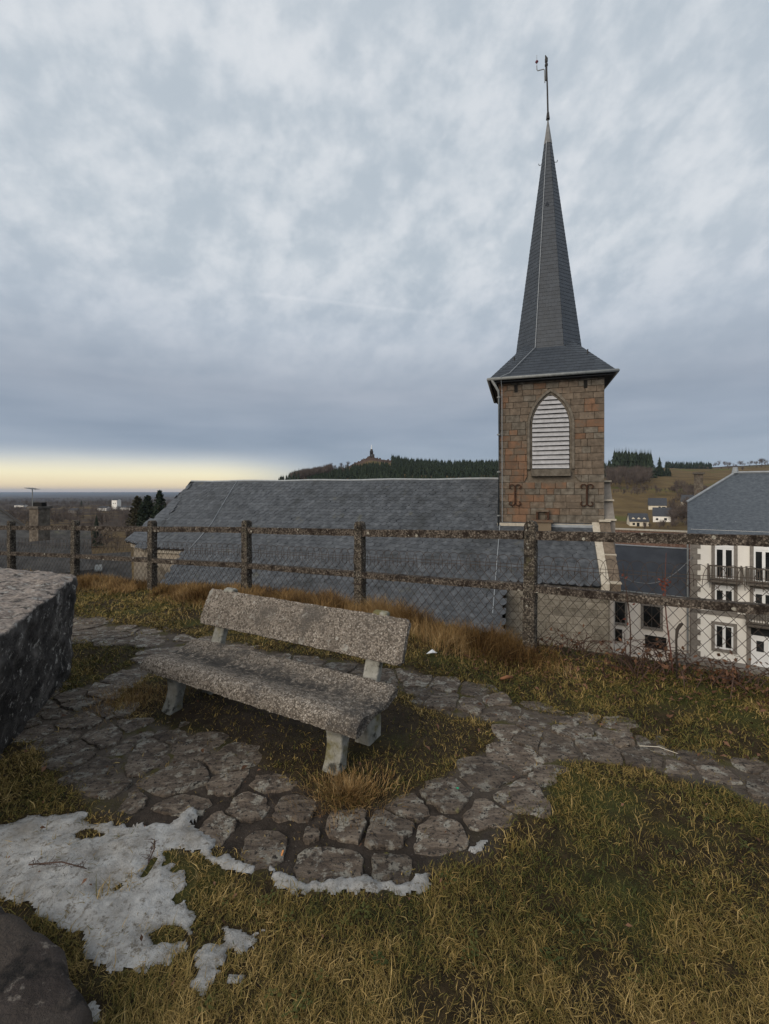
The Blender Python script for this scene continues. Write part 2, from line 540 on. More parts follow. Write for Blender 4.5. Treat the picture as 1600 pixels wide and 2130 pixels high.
def flagmat():
    m, t, b = newmat('flagstone_rock')
    p = pos(t)
    q = nd(t, 'ShaderNodeMapping', {0: p, 2: (0, 0, math.radians(-20)), 3: (1, 2.6, 1)}).outputs[0]
    n = noise(t, q, 6.5, 9, .68, .4)
    c = ramp(t, n, [(.30, (.042, .032, .026)), (.44, (.098, .076, .060)), (.56, (.168, .136, .108)), (.70, (.265, .226, .182))])
    c = mixc(t, smooth(t, noise(t, p, 11, 6, .7), .52, .60), c, (.27, .255, .222))
    c = mixc(t, mth(t, 'MULTIPLY', smooth(t, noise(t, nd(t, 'ShaderNodeMapping', {0: p, 1: (7, 2, 0)}).outputs[0], 9, 6, .7), .66, .71), .8), c, (.20, .19, .08))
    c = mixc(t, smooth(t, noise(t, p, 48, 4, .7), .54, .62), c, (.03, .025, .022))
    oi = nd(t, 'ShaderNodeObjectInfo').outputs['Random']
    g = mth(t, 'MULTIPLY_ADD', oi, .60, .95)
    c = mixc(t, 1.0, c, nd(t, 'ShaderNodeCombineXYZ', {0: g, 1: mth(t, 'MULTIPLY', g, .99), 2: mth(t, 'MULTIPLY', g, .97)}).outputs[0], 'MULTIPLY')
    t.links.new(c, b.inputs['Base Color'])
    b.inputs['Roughness'].default_value = .8
    b.inputs['Specular IOR Level'].default_value = .3
    bump(t, b, mth(t, 'ADD', mth(t, 'MULTIPLY', n, 2.6), noise(t, p, 60, 6, .7)), 1.0, .03)
    return m


MT['flag'] = flagmat()


def groundmat():
    m, t, b = newmat('terrace_soil')
    p = pos(t)
    s = nd(t, 'ShaderNodeAttribute', attribute_name='soil').outputs['Fac']
    soil = ramp(t, noise(t, p, 9, 8, .7), [(.3, (.020, .016, .013)), (.55, (.045, .036, .030)), (.75, (.08, .065, .054))])
    dust = ramp(t, noise(t, p, 12, 8, .7), [(.3, (.05, .041, .033)), (.55, (.10, .083, .068)), (.75, (.15, .13, .11))])
    dust = mixc(t, smooth(t, noise(t, p, 4, 6, .65), .50, .62), dust, (.07, .062, .026))
    soil = mixc(t, nd(t, 'ShaderNodeAttribute', attribute_name='trodden').outputs['Fac'], soil, dust)
    soil = mixc(t, smooth(t, noise(t, p, 130, 3, .6), .66, .73), soil, (.19, .175, .155))
    turf = ramp(t, noise(t, p, 14, 7, .7), [(.3, (.016, .012, .008)), (.5, (.036, .026, .014)), (.7, (.065, .046, .024))])
    turf = mixc(t, smooth(t, noise(t, p, 1.3, 5), .5, .65), turf, (.05, .05, .016))
    c = mixc(t, s, turf, soil)
    t.links.new(c, b.inputs['Base Color'])
    b.inputs['Roughness'].default_value = .95
    b.inputs['Specular IOR Level'].default_value = .12
    bump(t, b, noise(t, p, 45, 8, .7), .9, .02)
    return m


MT['ground'] = groundmat()


def blademat(name, stops, rough=.75, trans=0.15):
    m, t, b = newmat(name)
    a = nd(t, 'ShaderNodeAttribute', attribute_name='tone').outputs['Fac']
    c = ramp(t, a, stops)
    t.links.new(c, b.inputs['Base Color'])
    b.inputs['Roughness'].default_value = rough
    b.inputs['Specular IOR Level'].default_value = .2
    return m


MT['grass'] = blademat('turf_blades', [(0.0, (.034, .044, .011)), (.20, (.080, .078, .019)), (.38, (.132, .105, .030)), (.55, (.188, .136, .040)), (.75, (.255, .176, .062)), (1.0, (.40, .29, .12))])
MT['dry'] = blademat('dry_blades', [(0.0, (.045, .028, .014)), (.3, (.125, .070, .026)), (.55, (.215, .128, .048)), (.8, (.30, .19, .078)), (1.0, (.40, .29, .15))])
MT['leaf'] = blademat('leaf_litter', [(0, (.035, .018, .01)), (.5, (.10, .048, .025)), (1, (.17, .09, .055))])


def snowmat():
    m, t, b = newmat('old_snow')
    p = pos(t)
    c = ramp(t, noise(t, p, 8, 8, .7), [(.3, (.17, .16, .145)), (.5, (.32, .315, .305)), (.7, (.48, .48, .475))])
    c = mixc(t, smooth(t, noise(t, p, 34, 6, .75), .51, .66), c, (.13, .115, .095))
    c = mixc(t, mth(t, 'MULTIPLY', smooth(t, noise(t, p, 3, 5, .6), .55, .7), .5), c, (.22, .20, .17))
    t.links.new(c, b.inputs['Base Color'])
    b.inputs['Roughness'].default_value = .5
    b.inputs['Specular IOR Level'].default_value = .35
    bump(t, b, mth(t, 'ADD', noise(t, p, 70, 7, .75), noise(t, p, 18, 5, .6)), .7, .018)
    return m


MT['snow'] = snowmat()

# ------------------------------------------------------------------ terrace ground
FP = np.array([[6.7, .75], [5.02, 2.08], [3.28, 3.36], [1.495, 4.62], [-.318, 5.80], [-2.098, 6.80], [-4.025, 7.75], [-5.97, 8.62], [-7.88, 9.45], [-9.8, 10.25]])
FZT = np.array([1.40, 1.34, 1.275, 1.208, 1.125, 1.075, 1.01, .965, .90, .84])     # middle of the top rail
FZG = np.array([.22, .18, .10, .0, .10, .11, -.04, -.06, -.14, -.2])                # ground at the posts
FX = FP[::-1, 0]; FY = FP[::-1, 1]; FG = FZG[::-1]


def fence_side(x, y):
    """metres beyond the fence (positive = outside)"""
    fy = np.interp(x, FX, FY)
    fy = np.where(x > FX[-1], FY[-1] - (x - FX[-1]) * .78, fy)
    fy = np.where(x < FX[0], FY[0] - (x - FX[0]) * .42, fy)
    return (y - fy) * .85


def gz(x, y):
    x = np.asarray(x, float); y = np.asarray(y, float)
    s = fence_side(x, y)
    zf = np.interp(x, FX, FG)
    w = np.exp(-(np.minimum(s, 0) / 1.0) ** 2)
    z = zf * w + (fbm(x * 1.7, y * 1.7, 3) - .5) * .05 + (fbm(x * 7, y * 7, 9, 3) - .5) * .022
    z = np.where(s > .3, z - np.minimum((s - .3) * 1.15, 8.4 + 0 * s), z)
    return z


def G3(px, py):
    x, y = gp(px, py)
    return x, y, float(gz(x, y))


PXP = lambda L: [gp(*q) for q in L]
PATH_OUT = PXP([(30, 1277), (160, 1281), (250, 1301), (330, 1313), (420, 1330), (500, 1345), (600, 1362), (700, 1378), (850, 1397), (930, 1416), (1010, 1446), (1120, 1474), (1230, 1500), (1330, 1540), (1440, 1574), (1620, 1600), (1800, 1640),
                (1800, 1740), (1620, 1690), (1500, 1650), (1400, 1622), (1300, 1588), (1235, 1585), (1175, 1602), (1115, 1662), (1065, 1712), (1010, 1765), (950, 1785), (895, 1822), (865, 1856), (760, 1866), (640, 1850), (520, 1812), (460, 1775), (300, 1735), (200, 1700), (178, 1650), (130, 1604), (95, 1570), (66, 1545), (20, 1560), (0, 1470), (100, 1400), (165, 1335), (60, 1325)])
ISL_LEFT = PXP([(100, 1332), (165, 1334), (240, 1337), (305, 1347), (275, 1380), (215, 1402), (160, 1440), (135, 1452), (90, 1440)])
ISLAND = PXP([(232, 1478), (255, 1440), (290, 1410), (330, 1400), (450, 1408), (560, 1420), (700, 1430), (820, 1437), (870, 1470), (950, 1492), (1035, 1500), (1042, 1530), (1020, 1560), (985, 1585), (940, 1605), (890, 1632), (800, 1662), (740, 1685), (690, 1672), (660, 1645), (600, 1608), (540, 1590), (450, 1555), (400, 1520), (330, 1500), (270, 1500)])


def path_field(x, y):
    n = (fbm(np.asarray(x) * 5, np.asarray(y) * 5, 21, 3) - .5) * .16
    a = pdist(x, y, PATH_OUT)
    return np.minimum(np.minimum(a, -pdist(x, y, ISLAND)), -pdist(x, y, ISL_LEFT)) + n


SNOW_POLYS = [PXP(q) for q in [
    [(-60, 1735), (0, 1718), (60, 1704), (120, 1695), (182, 1682), (190, 1700), (240, 1716), (300, 1722), (350, 1712), (395, 1690), (420, 1694), (412, 1715), (425, 1735), (455, 1755), (452, 1775), (500, 1795), (530, 1806), (470, 1812), (420, 1800), (405, 1770), (375, 1762), (345, 1775), (350, 1800), (395, 1825), (385, 1870), (410, 1930), (395, 1975), (350, 2008), (290, 2015), (230, 2020), (170, 1985), (120, 1935), (60, 1890), (0, 1880), (-60, 1880)],
    [(400, 1975), (430, 1962), (462, 1968), (468, 1990), (445, 2015), (440, 2050), (430, 2085), (408, 2085), (402, 2050), (395, 2010)],
    [(480, 2040), (505, 2032), (540, 2050), (530, 2078), (500, 2070)],
    [(470, 1930), (510, 1932), (550, 1930), (535, 1950), (500, 1975), (480, 1965)],
    [(560, 1808), (620, 1826), (670, 1838), (672, 1852), (610, 1856), (575, 1838)],
    [(676, 1838), (720, 1838), (770, 1826), (800, 1838), (830, 1842), (868, 1820), (888, 1826), (880, 1850), (836, 1866), (790, 1856), (740, 1866), (690, 1856)],
    [(980, 1768), (1022, 1746), (1026, 1754), (1000, 1772), (984, 1774)],
    [(168, 2106), (190, 2094), (198, 2104), (204, 2122), (188, 2130), (172, 2118)],
    [(1105, 1645), (1118, 1642), (1122, 1650), (1108, 1654)],
]]
SNOW_HOLES = [(210, 1700, 35, 10), (188, 1738, 36, 7), (235, 1783, 18, 11), (247, 1845, 20, 11), (315, 1800, 7, 22), (355, 1945, 30, 20), (370, 1870, 18, 20)]


def snow_field(x, y):
    x = np.asarray(x, float); y = np.asarray(y, float)
    s = np.full(x.shape, -9.)
    for q in SNOW_POLYS:
        s = np.maximum(s, pdist(x, y, q))
    n = fbm(x * 9, y * 9, 31, 4) - .5
    s = s + n * .09 + (fbm(x * 34, y * 34, 33, 3) - .5) * .05
    for (hx, hy, rx, ry) in SNOW_HOLES:
        cx, cy = gp(hx, hy)
        wx = .72 * rx / F * cy; wy = .72 * ry * cy * cy / (H * F)
        q = np.hypot((x - cx) / wx, (y - cy) / wy)
        s = np.minimum(s, (q - 1 + n * 4.5) * min(wx, wy))
    return s


def lines(segs):
    L = [segs[0][0]]
    for a, b, st in segs:
        n = max(1, int(round((b - a) / st)))
        L += [a + (b - a) * (i + 1) / n for i in range(n)]
    return np.array(L)


gx = lines([(-34, -12, 2.), (-12, -4.2, .25), (-4.2, 4.2, .032), (4.2, 9, .25), (9, 34, 2.)])
gy = lines([(-24, -2, 2.), (-2, .9, .2), (.9, 5.4, .032), (5.4, 11.5, .1), (11.5, 22, .6)])
GX, GY = np.meshgrid(gx, gy)
GZ = gz(GX, GY)
pf_ = path_field(GX.ravel(), GY.ravel()).reshape(GX.shape)
soil = np.clip(pf_ / .06 + .4, 0, 1)
damp = np.clip(1.7 - 1.3 * np.hypot((GX + .42) / 1.0, (GY - 2.25) / .48), 0, 1)
under = np.clip(pdist(GX.ravel(), GY.ravel(), ISLAND).reshape(GX.shape) / .12, 0, 1) * np.clip(1.3 - np.hypot((GX + .75) / 1.1, (GY - 3.2) / .6), 0, 1)
soil = np.maximum(soil, under * .8)
trodden = np.clip(1 - 1.5 * damp, 0, 1) * (under < .1)
GZ = GZ - (.006 + .014 * damp) * np.clip(pf_ / .08, 0, 1)
nx, ny = len(gx), len(gy)
idx = np.arange(nx * ny).reshape(ny, nx)
Q = np.stack([idx[:-1, :-1], idx[:-1, 1:], idx[1:, 1:], idx[1:, :-1]], -1).reshape(-1, 4)
ground = mob('ground', np.stack([GX, GY, GZ], -1).reshape(-1, 3), Q, MT['ground'], None, True, {'soil': soil.ravel(), 'trodden': trodden.ravel()}, origin=(0, 0, 0))
tag(ground, 'trampled grassy terrace dropping away steeply beyond the concrete fence', kind='structure')

# ------------------------------------------------------------------ terrain of the valley and hills
TX = np.array([-1900, -500, 0, 200, 400, 560, 640, 710, 745, 770, 800, 860, 950, 1040, 1150, 1260, 1330, 1440, 1600, 2000, 3400], float)
TD = np.array([9, 22, 40, 80, 150, 250, 350, 500, 650, 780, 900, 1200, 1800, 3000, 6000, 10000, 15000, 20000], float)
TT = (TX - 800) / F


def col(zs):
    return np.array(zs, float)


# heights (metres) at TD for the different bearings
Lz = col([-8.6, -8.8, -9.5, -11, -14, -17, -20, -24, -27, -29, -31, -35, -42, -58, -75, -85, -60, 10])
T560 = col([-8.6, -8.8, -9.5, -11, -14, -15, -12, -4, 4, 10, 12, 5, -20, -50, -75, -85, -60, 10])
T640 = col([-8.6, -8.8, -9.5, -11, -13, -12, -5, 8, 20, 29, 31, 20, -10, -50, -75, -85, -60, 10])
T710 = col([-8.6, -8.8, -9.5, -11, -13, -11, -3, 13, 29, 43, 44, 30, 0, -40, -75, -85, -60, 10])
T745 = col([-8.6, -8.8, -9.5, -11, -13, -11, -2, 15, 34, 55, 54, 35, 5, -40, -75, -85, -60, 10])
T770 = col([-8.6, -8.8, -9.5, -11, -13, -11, -2, 16, 38, 63.5, 60, 38, 8, -30, -75, -85, -60, 10])
T800 = col([-8.6, -8.8, -9.5, -11, -13, -11, -2, 16, 37, 58, 58, 38, 10, -30, -75, -85, -60, 10])
T860 = col([-8.6, -8.8, -9.5, -11, -13, -11, -2, 15, 34, 49, 52, 40, 15, -20, -75, -85, -60, 10])
T950 = col([-8.6, -8.8, -9.5, -11, -13, -12, -3, 13, 31, 46, 53, 50, 20, 0, -60, -85, -60, 10])
T1040 = col([-8.6, -8.8, -9.5, -11, -14, -14, -4, 14, 33, 47, 55, 60, 40, 0, -60, -85, -60, 10])
T1150 = col([-8.6, -8.8, -9.5, -11, -15, -17, -6, 14, 32, 46, 55, 66, 50, 10, -60, -85, -60, 10])
T1260 = col([-8.6, -8.8, -10, -12, -15, -18, -8.5, 14, 31, 44, 54, 68, 60, 20, -60, -85, -60, 10])
T1330 = col([-8.6, -8.8, -10, -12.5, -15, -18, -9, 13, 29, 41, 49, 66, 78, 30, -60, -85, -60, 10])
T1440 = col([-8.6, -8.8, -10.2, -13, -15, -16, -6, 10, 25, 37, 46, 65, 98, 60, -40, -85, -60, 10])
T1600 = col([-8.6, -8.8, -10.2, -13, -14, -13, -2, 12, 27, 40, 50, 73, 112, 70, -40, -85, -60, 10])
TAB = np.stack([Lz, Lz, Lz, Lz, Lz, T560, T640, T710, T745, T770, T800, T860, T950, T1040, T1150, T1260, T1330, T1440, T1600, T1600, T1600], 0)


def terr(x, y):
    """height of the country at (x, y)"""
    x = np.asarray(x, float); y = np.maximum(np.asarray(y, float), 9)
    t = x / y
    ti = np.clip(np.searchsorted(TT, t) - 1, 0, len(TT) - 2)
    ft = np.clip((t - TT[ti]) / (TT[ti + 1] - TT[ti]), 0, 1); ft = ft * ft * (3 - 2 * ft) * .5 + ft * .5
    ld = np.log(y); LD = np.log(TD)
    di = np.clip(np.searchsorted(LD, ld) - 1, 0, len(LD) - 2)
    fd = np.clip((ld - LD[di]) / (LD[di + 1] - LD[di]), 0, 1)
    a = TAB[ti, di] * (1 - fd) + TAB[ti, di + 1] * fd
    b = TAB[ti + 1, di] * (1 - fd) + TAB[ti + 1, di + 1] * fd
    z = a * (1 - ft) + b * ft
    am = np.clip((y - 120) / 800, 0, 1)
    z = z + (fbm(x / 90, y / 90, 41, 4) - .5) * 9 * am + (fbm(x / 900, y / 900, 43, 3) - .5) * 50 * np.clip((y - 1500) / 6000, 0, 1) * np.clip((19000 - y) / 9000, 0, 1)
    # rocky knob under the monument
    return z


tgrid = np.unique(np.concatenate([np.linspace(-2.9, -1, 20), np.linspace(-1, 1, 330), np.linspace(1, 2.9, 20)]))
dgrid = np.exp(np.linspace(math.log(9), math.log(20000), 250))
TTg, DD = np.meshgrid(tgrid, dgrid)
XX = TTg * DD
ZZ = terr(XX.ravel(), DD.ravel()).reshape(XX.shape)
nx, ny = len(tgrid), len(dgrid)
idx = np.arange(nx * ny).reshape(ny, nx)
Q = np.stack([idx[:-1, :-1], idx[:-1, 1:], idx[1:, 1:], idx[1:, :-1]], -1).reshape(-1, 4)


def terrainmat():
    m, t, b = newmat('winter_country')
    p = pos(t)
    sx = nd(t, 'ShaderNodeSeparateXYZ', {0: p})
    flat = nd(t, 'ShaderNodeCombineXYZ', {0: sx.outputs[0], 1: sx.outputs[1], 2: 0.0}).outputs[0]
    v = nd(t, 'ShaderNodeTexVoronoi', {'Vector': nd(t, 'ShaderNodeMapping', {0: flat, 3: (.0052, .0030, 1)}).outputs[0], 'Scale': 1.0})
    r = nd(t, 'ShaderNodeSeparateColor', {0: v.outputs['Color']}).outputs[0]
    far = ramp(t, r, [(0, (.052, .042, .036)), (.35, (.07, .055, .043)), (.55, (.14, .105, .05)), (.75, (.10, .088, .04)), (.9, (.18, .13, .07))], 'CONSTANT')
    far = mixc(t, smooth(t, noise(t, flat, .004, 5, .65), .44, .56), far, (.05, .042, .037))
    near = ramp(t, noise(t, flat, .03, 7, .65), [(.3, (.075, .054, .030)), (.5, (.125, .088, .044)), (.7, (.165, .12, .06))])
    near = mixc(t, smooth(t, noise(t, flat, .011, 4, .6), .55, .66), near, (.10, .098, .034))
    c = mixc(t, smooth(t, sx.outputs[1], 900, 1500), near, far)
    c = mixc(t, smooth(t, noise(t, flat, .16, 5, .65), .62, .75), c, (.06, .045, .03))
    kd = nd(t, 'ShaderNodeVectorMath', {0: flat, 1: (-24.0, 775.0, 0)}, operation='DISTANCE').outputs['Value']
    c = mixc(t, mth(t, 'SUBTRACT', 1.0, smooth(t, kd, 34, 75)), c, ramp(t, noise(t, p, .15, 6, .7), [(.3, (.05, .034, .028)), (.7, (.12, .08, .062))]))
    wl = mth(t, 'SUBTRACT', 1.0, smooth(t, sx.outputs[0], -130, -30))
    c = mixc(t, mth(t, 'MULTIPLY', wl, smooth(t, noise(t, flat, .009, 5, .6), .40, .52)), c, (.058, .046, .038))
    t.links.new(c, b.inputs['Base Color'])
    b.inputs['Roughness'].default_value = 1.0
    b.inputs['Specular IOR Level'].default_value = 0.05
    bump(t, b, noise(t, flat, .25, 6, .65), .8, 2.0)
    return m


MT['terrain'] = terrainmat()
terrain = mob('terrain', np.stack([XX, DD, ZZ], -1).reshape(-1, 3), Q, MT['terrain'], None, True, origin=(0, 60, -12))
tag(terrain, 'valley floor, brown fields and hills reaching to the horizon', kind='structure')

# ------------------------------------------------------------------ flagstone path
pth = thing('path', 'dark earth path paved with irregular flagstones looping round the bench', None, (0, 2.5, 0), kind='structure')
SEEDS = [(270, 1665, 36, 24), (377, 1668, 62, 20, -14), (225, 1640, 38, 13, -8), (520, 1677, 38, 26), (613, 1682, 47, 23), (728, 1712, 44, 40), (808, 1722, 60, 44), (551, 1762, 42, 36),
         (650, 1732, 15, 15), (678, 1800, 76, 40), (818, 1805, 38, 40), (450, 1726, 33, 36), (908, 1737, 56, 40), (1015, 1697, 46, 30), (1078, 1657, 36, 32), (1020, 1618, 46, 28), (1145, 1620, 34, 17),
         (925, 1652, 62, 32), (850, 1675, 55, 30), (1072, 1577, 40, 22), (925, 1430, 25, 15), (876, 1446, 23, 14), (922, 1461, 32, 13), (845, 1407, 21, 10), (872, 1422, 26, 8), (990, 1440, 32, 12), (1020, 1458, 28, 12),
         (1145, 1476, 44, 14), (1045, 1487, 46, 14), (1110, 1503, 26, 20), (1222, 1496, 26, 14), (1172, 1502, 24, 12), (1056, 1521, 20, 16), (1188, 1527, 38, 14), (1280, 1509, 32, 12), (1288, 1536, 34, 14),
         (1160, 1556, 34, 27), (1236, 1561, 40, 20), (1102, 1540, 28, 16), (1360, 1547, 42, 16), (1340, 1575, 46, 14), (1450, 1577, 42, 13), (1488, 1612, 52, 14), (1575, 1595, 40, 11), (1600, 1640, 40, 14), (1420, 1600, 40, 13),
         (360, 1522, 42, 17), (309, 1549, 36, 13), (300, 1583, 42, 21), (147, 1579, 31, 17), (210, 1602, 50, 25), (363, 1616, 58, 25), (222, 1527, 46, 20), (410, 1553, 42, 20), (475, 1621, 34, 24), (577, 1622, 46, 22), (490, 1573, 46, 22),
         (120, 1535, 34, 18), (170, 1500, 44, 17), (230, 1480, 34, 13), (160, 1555, 28, 12), (255, 1555, 22, 12), (215, 1440, 36, 13), (165, 1465, 32, 12), (262, 1412, 30, 10), (270, 1510, 30, 12), (560, 1375, 40, 9), (700, 1395, 40, 10), (640, 1380, 34, 9), (755, 1405, 28, 10), (600, 1395, 40, 9)]
seeds = []
for q in SEEDS:
    a = q[4] if len(q) > 4 else 0
    x, y = gp(q[0], q[1])
    dmp = math.hypot((x + .42) / 1.0, (y - 2.25) / .48) < 1.0
    k_ = 1.1 if dmp else 1.5
    seeds.append((x, y, k_ * q[2] / F * y, k_ * q[3] * y * y / (H * F), math.radians(a)))
pts = RNG.uniform((-4.6, 1.9), (3.4, 6.2), (9000, 2))
pfv = path_field(pts[:, 0], pts[:, 1])
for (x, y), v in zip(pts, pfv):
    if v < .07 or (y < 2.5 and x < 0.6):
        continue
    ok = True
    for (sx_, sy_, rx, ry, a) in seeds:
        if math.hypot((x - sx_) / (rx * .8 + .045), (y - sy_) / (ry * .8 + .045)) < 1.0:
            ok = False; break
    if ok:
        r = random.choice((.09, .13, .18, .24, .28))
        seeds.append((x, y, r * random.uniform(1, 1.6), r * random.uniform(.75, 1.05), random.uniform(-.5, .5)))
SA = np.array(seeds)
NS = 26
for k, (x, y, rx, ry, a) in enumerate(seeds):
    d = np.hypot(SA[:, 0] - x, SA[:, 1] - y)
    nb = [j for j in np.argsort(d)[1:14]]
    ring = []
    ca, sa = math.cos(a), math.sin(a)
    ph = random.uniform(0, 9)
    for i in range(NS):
        w = 2 * math.pi * i / NS
        ux, uy = math.cos(w), math.sin(w)
        lx, ly = ux * ca + uy * sa, -ux * sa + uy * ca
        wear = 1.0 if math.hypot((x + .42) / 1.0, (y - 2.25) / .48) < 1.0 else .45
        e = 3.4 if wear > .9 else 4.0
        r = 1 / ((abs(lx) / rx) ** e + (abs(ly) / ry) ** e) ** (1 / e)
        for j in nb:
            vx, vy = SA[j, 0] - x, SA[j, 1] - y
            L = math.hypot(vx, vy); vx /= L; vy /= L
            dot = ux * vx + uy * vy
            if dot > .05:
                wgt = math.sqrt(rx * ry) / (math.sqrt(rx * ry) + math.sqrt(SA[j, 2] * SA[j, 3]))
                r = min(r, (L * wgt - .006) / dot)
        r *= 1 + wear * (.19 - .34 * float(vn(math.cos(w) * 1.3 + ph, math.sin(w) * 1.3 + ph, 5)) - .16 * float(vn(math.cos(w) * 4 + ph, math.sin(w) * 4, 6))) + random.uniform(-.03, .03) * (1 + wear)
        ring.append((x + ux * r, y + uy * r))
    z0 = float(gz(x, y)) - (.014 if wear > .9 else .016)
    hgt = random.uniform(.008, .018) if wear > .9 else random.uniform(.016, .024)
    tx_, ty_ = random.gauss(0, .03), random.gauss(0, .03)
    V = []
    for (fs, hh) in ((1.03, -.03), (1.0, hgt - .004), (.975, hgt), (.62, hgt + .002)):
        for i, (qx, qy) in enumerate(ring):
            X_ = x + (qx - x) * fs; Y_ = y + (qy - y) * fs
            nz = (float(vn(X_ * 14, Y_ * 14, 8)) - .5) * .014 if fs < 1.04 else 0
            V.append((X_, Y_, z0 + hh + nz + (X_ - x) * tx_ + (Y_ - y) * ty_))
    V.append((x, y, z0 + hgt + .004))
    FC = []
    for r_ in range(3):
        for i in range(NS):
            FC.append((r_ * NS + i, r_ * NS + (i + 1) % NS, (r_ + 1) * NS + (i + 1) % NS, (r_ + 1) * NS + i))
    for i in range(NS):
        FC.append((3 * NS + i, 3 * NS + (i + 1) % NS, 4 * NS))
    mob('flagstone', V, FC, MT['flag'], pth, False)

# ------------------------------------------------------------------ church
YAW = math.radians(17)
F0 = np.array([7.86, 21.0, 0.0])
CU = np.array([math.cos(YAW), -math.sin(YAW), 0]); CV = np.array([math.sin(YAW), math.cos(YAW), 0]); CZ = np.array([0, 0, 1.])


def C(u, v, z):
    return F0 + u * CU + v * CV + z * CZ


church = thing('church', 'old stone church with slate nave roof and a square belfry under a tall slate spire', 'church', tuple(C(-6, 2, -9)))
UL, UR, VB, ZT = -2.42, 2.25, 4.7, 7.05
RZ, RV, SL = 2.35, 2.35, .93            # ridge height, ridge position, roof slope


def slate_proto(w, l, t, pointed=True):
    """scale slate: x across, y down the roof, z out of the roof"""
    if pointed:
        P = [(-w / 2, 0), (w / 2, 0), (w / 2, l * .62), (w * .36, l * .86), (w * .13, l), (-w * .13, l), (-w * .36, l * .86), (-w / 2, l * .62)]
    else:
        P = [(-w / 2, 0), (w / 2, 0), (w / 2, l), (-w / 2, l)]
    n = len(P)
    V = [(x, y, .004 + t * .9 * y / l) for x, y in P] + [(x, y, .004 + t * .9 * y / l + t) for x, y in P]
    return np.array(V), [tuple(range(n, 2 * n))] + [(i, (i + 1) % n, n + (i + 1) % n, n + i) for i in range(n)]


def roof_slates(poly, w, e, jit=.03, margin=.05):
    """matrices of slates laid in level courses over a planar 3D polygon"""
    P = np.array(poly, float)
    n = np.cross(P[1] - P[0], P[2] - P[0]); n /= np.linalg.norm(n)
    if n[2] < 0:
        n = -n
    eu = np.cross(CZ, n)
    if np.linalg.norm(eu) < 1e-6:
        eu = np.array([1., 0, 0])
    eu /= np.linalg.norm(eu)
    dn = np.cross(eu, n); dn /= np.linalg.norm(dn)
    if dn[2] > 0:
        dn = -dn
    eu = np.cross(dn, n)
    o = P[0]
    p2 = [(float((q - o) @ eu), float((q - o) @ dn)) for q in P]
    x0 = min(q[0] for q in p2); x1 = max(q[0] for q in p2); y0 = min(q[1] for q in p2); y1 = max(q[1] for q in p2)
    out = []
    r = 0
    y = y0
    while y < y1:
        xs = np.arange(x0 + (w / 2 if r % 2 else 0), x1 + w, w)
        inn = pdist(xs, np.full(len(xs), y + e * .6), p2) > -margin
        for x, k in zip(xs, inn):
            if not k:
                continue
            x += random.gauss(0, jit * w); yy = y + random.gauss(0, jit * e)
            m = np.eye(4)
            s = random.gauss(0, .035); tl = random.gauss(0, .012)
            a = eu * math.cos(s) + dn * math.sin(s); b = -eu * math.sin(s) + dn * math.cos(s)
            nn = n + tl * a + abs(random.gauss(0, .012)) * b
            m[:3, 0] = a * random.uniform(.95, 1.06); m[:3, 1] = b * random.uniform(.95, 1.08); m[:3, 2] = nn
            m[:3, 3] = o + x * eu + yy * dn
            out.append(m)
        y += e; r += 1
    return out


def courses(poly, w, e, t):
    """square slates in level courses cut to the edges of a convex planar polygon -> verts, faces, tones"""
    P = np.array(poly, float)
    n = np.cross(P[1] - P[0], P[2] - P[0]); n /= np.linalg.norm(n)
    if n @ (P.mean(0) - C(cu, cv, P[:, 2].mean())) < 0:
        n = -n
    eu = np.cross(CZ, n); eu /= np.linalg.norm(eu)
    dn = np.cross(eu, n)
    if dn[2] > 0:
        dn = -dn
    o = P[0]
    p2 = np.array([((q - o) @ eu, (q - o) @ dn) for q in P])

    def span(y):
        xs = []
        for i in range(len(p2)):
            a_, b_ = p2[i], p2[(i + 1) % len(p2)]
            if (a_[1] - y) * (b_[1] - y) <= 0 and abs(a_[1] - b_[1]) > 1e-9:
                xs.append(a_[0] + (b_[0] - a_[0]) * (y - a_[1]) / (b_[1] - a_[1]))
        return (min(xs), max(xs)) if len(xs) > 1 else None
    V = []; FC = []; T = []
    y0, y1 = p2[:, 1].min(), p2[:, 1].max()
    nr_ = max(1, int(round((y1 - y0) / e)))
    for r in range(nr_):
        ya = y0 + (y1 - y0) * r / nr_; yb = y0 + (y1 - y0) * (r + 1) / nr_
        sa, sb = span(ya + 1e-5), span(yb - 1e-5)
        if sa is None or sb is None:
            continue
        x = min(sa[0], sb[0]) - (w / 2 if r % 2 else 0) - random.uniform(0, .05)
        while x < max(sa[1], sb[1]):
            x2 = x + w * random.uniform(.92, 1.08)
            q = [(min(max(x, sa[0]), sa[1]), ya), (min(max(x2, sa[0]), sa[1]), ya), (min(max(x2 - .006, sb[0]), sb[1]), yb + .008), (min(max(x, sb[0]), sb[1]), yb + .008 + random.gauss(0, .004))]
            if max(q[1][0] - q[0][0], q[2][0] - q[3][0]) > .02:
                b_ = len(V)
                hh_ = (.006, .006, t + .008 + random.uniform(0, .005), t + .008)
                V += [o + a2 * eu + b2 * dn + h2 * n for (a2, b2), h2 in zip(q, hh_)] + [o + a2 * eu + b2 * dn for (a2, b2) in q[2:]]
                FC += [(b_, b_ + 1, b_ + 2, b_ + 3), (b_ + 3, b_ + 2, b_ + 4, b_ + 5)]
                T += [random.random()] * 6
            x = x2
    return V, FC, T


def zroof(v):
    return RZ - SL * (RV - v)


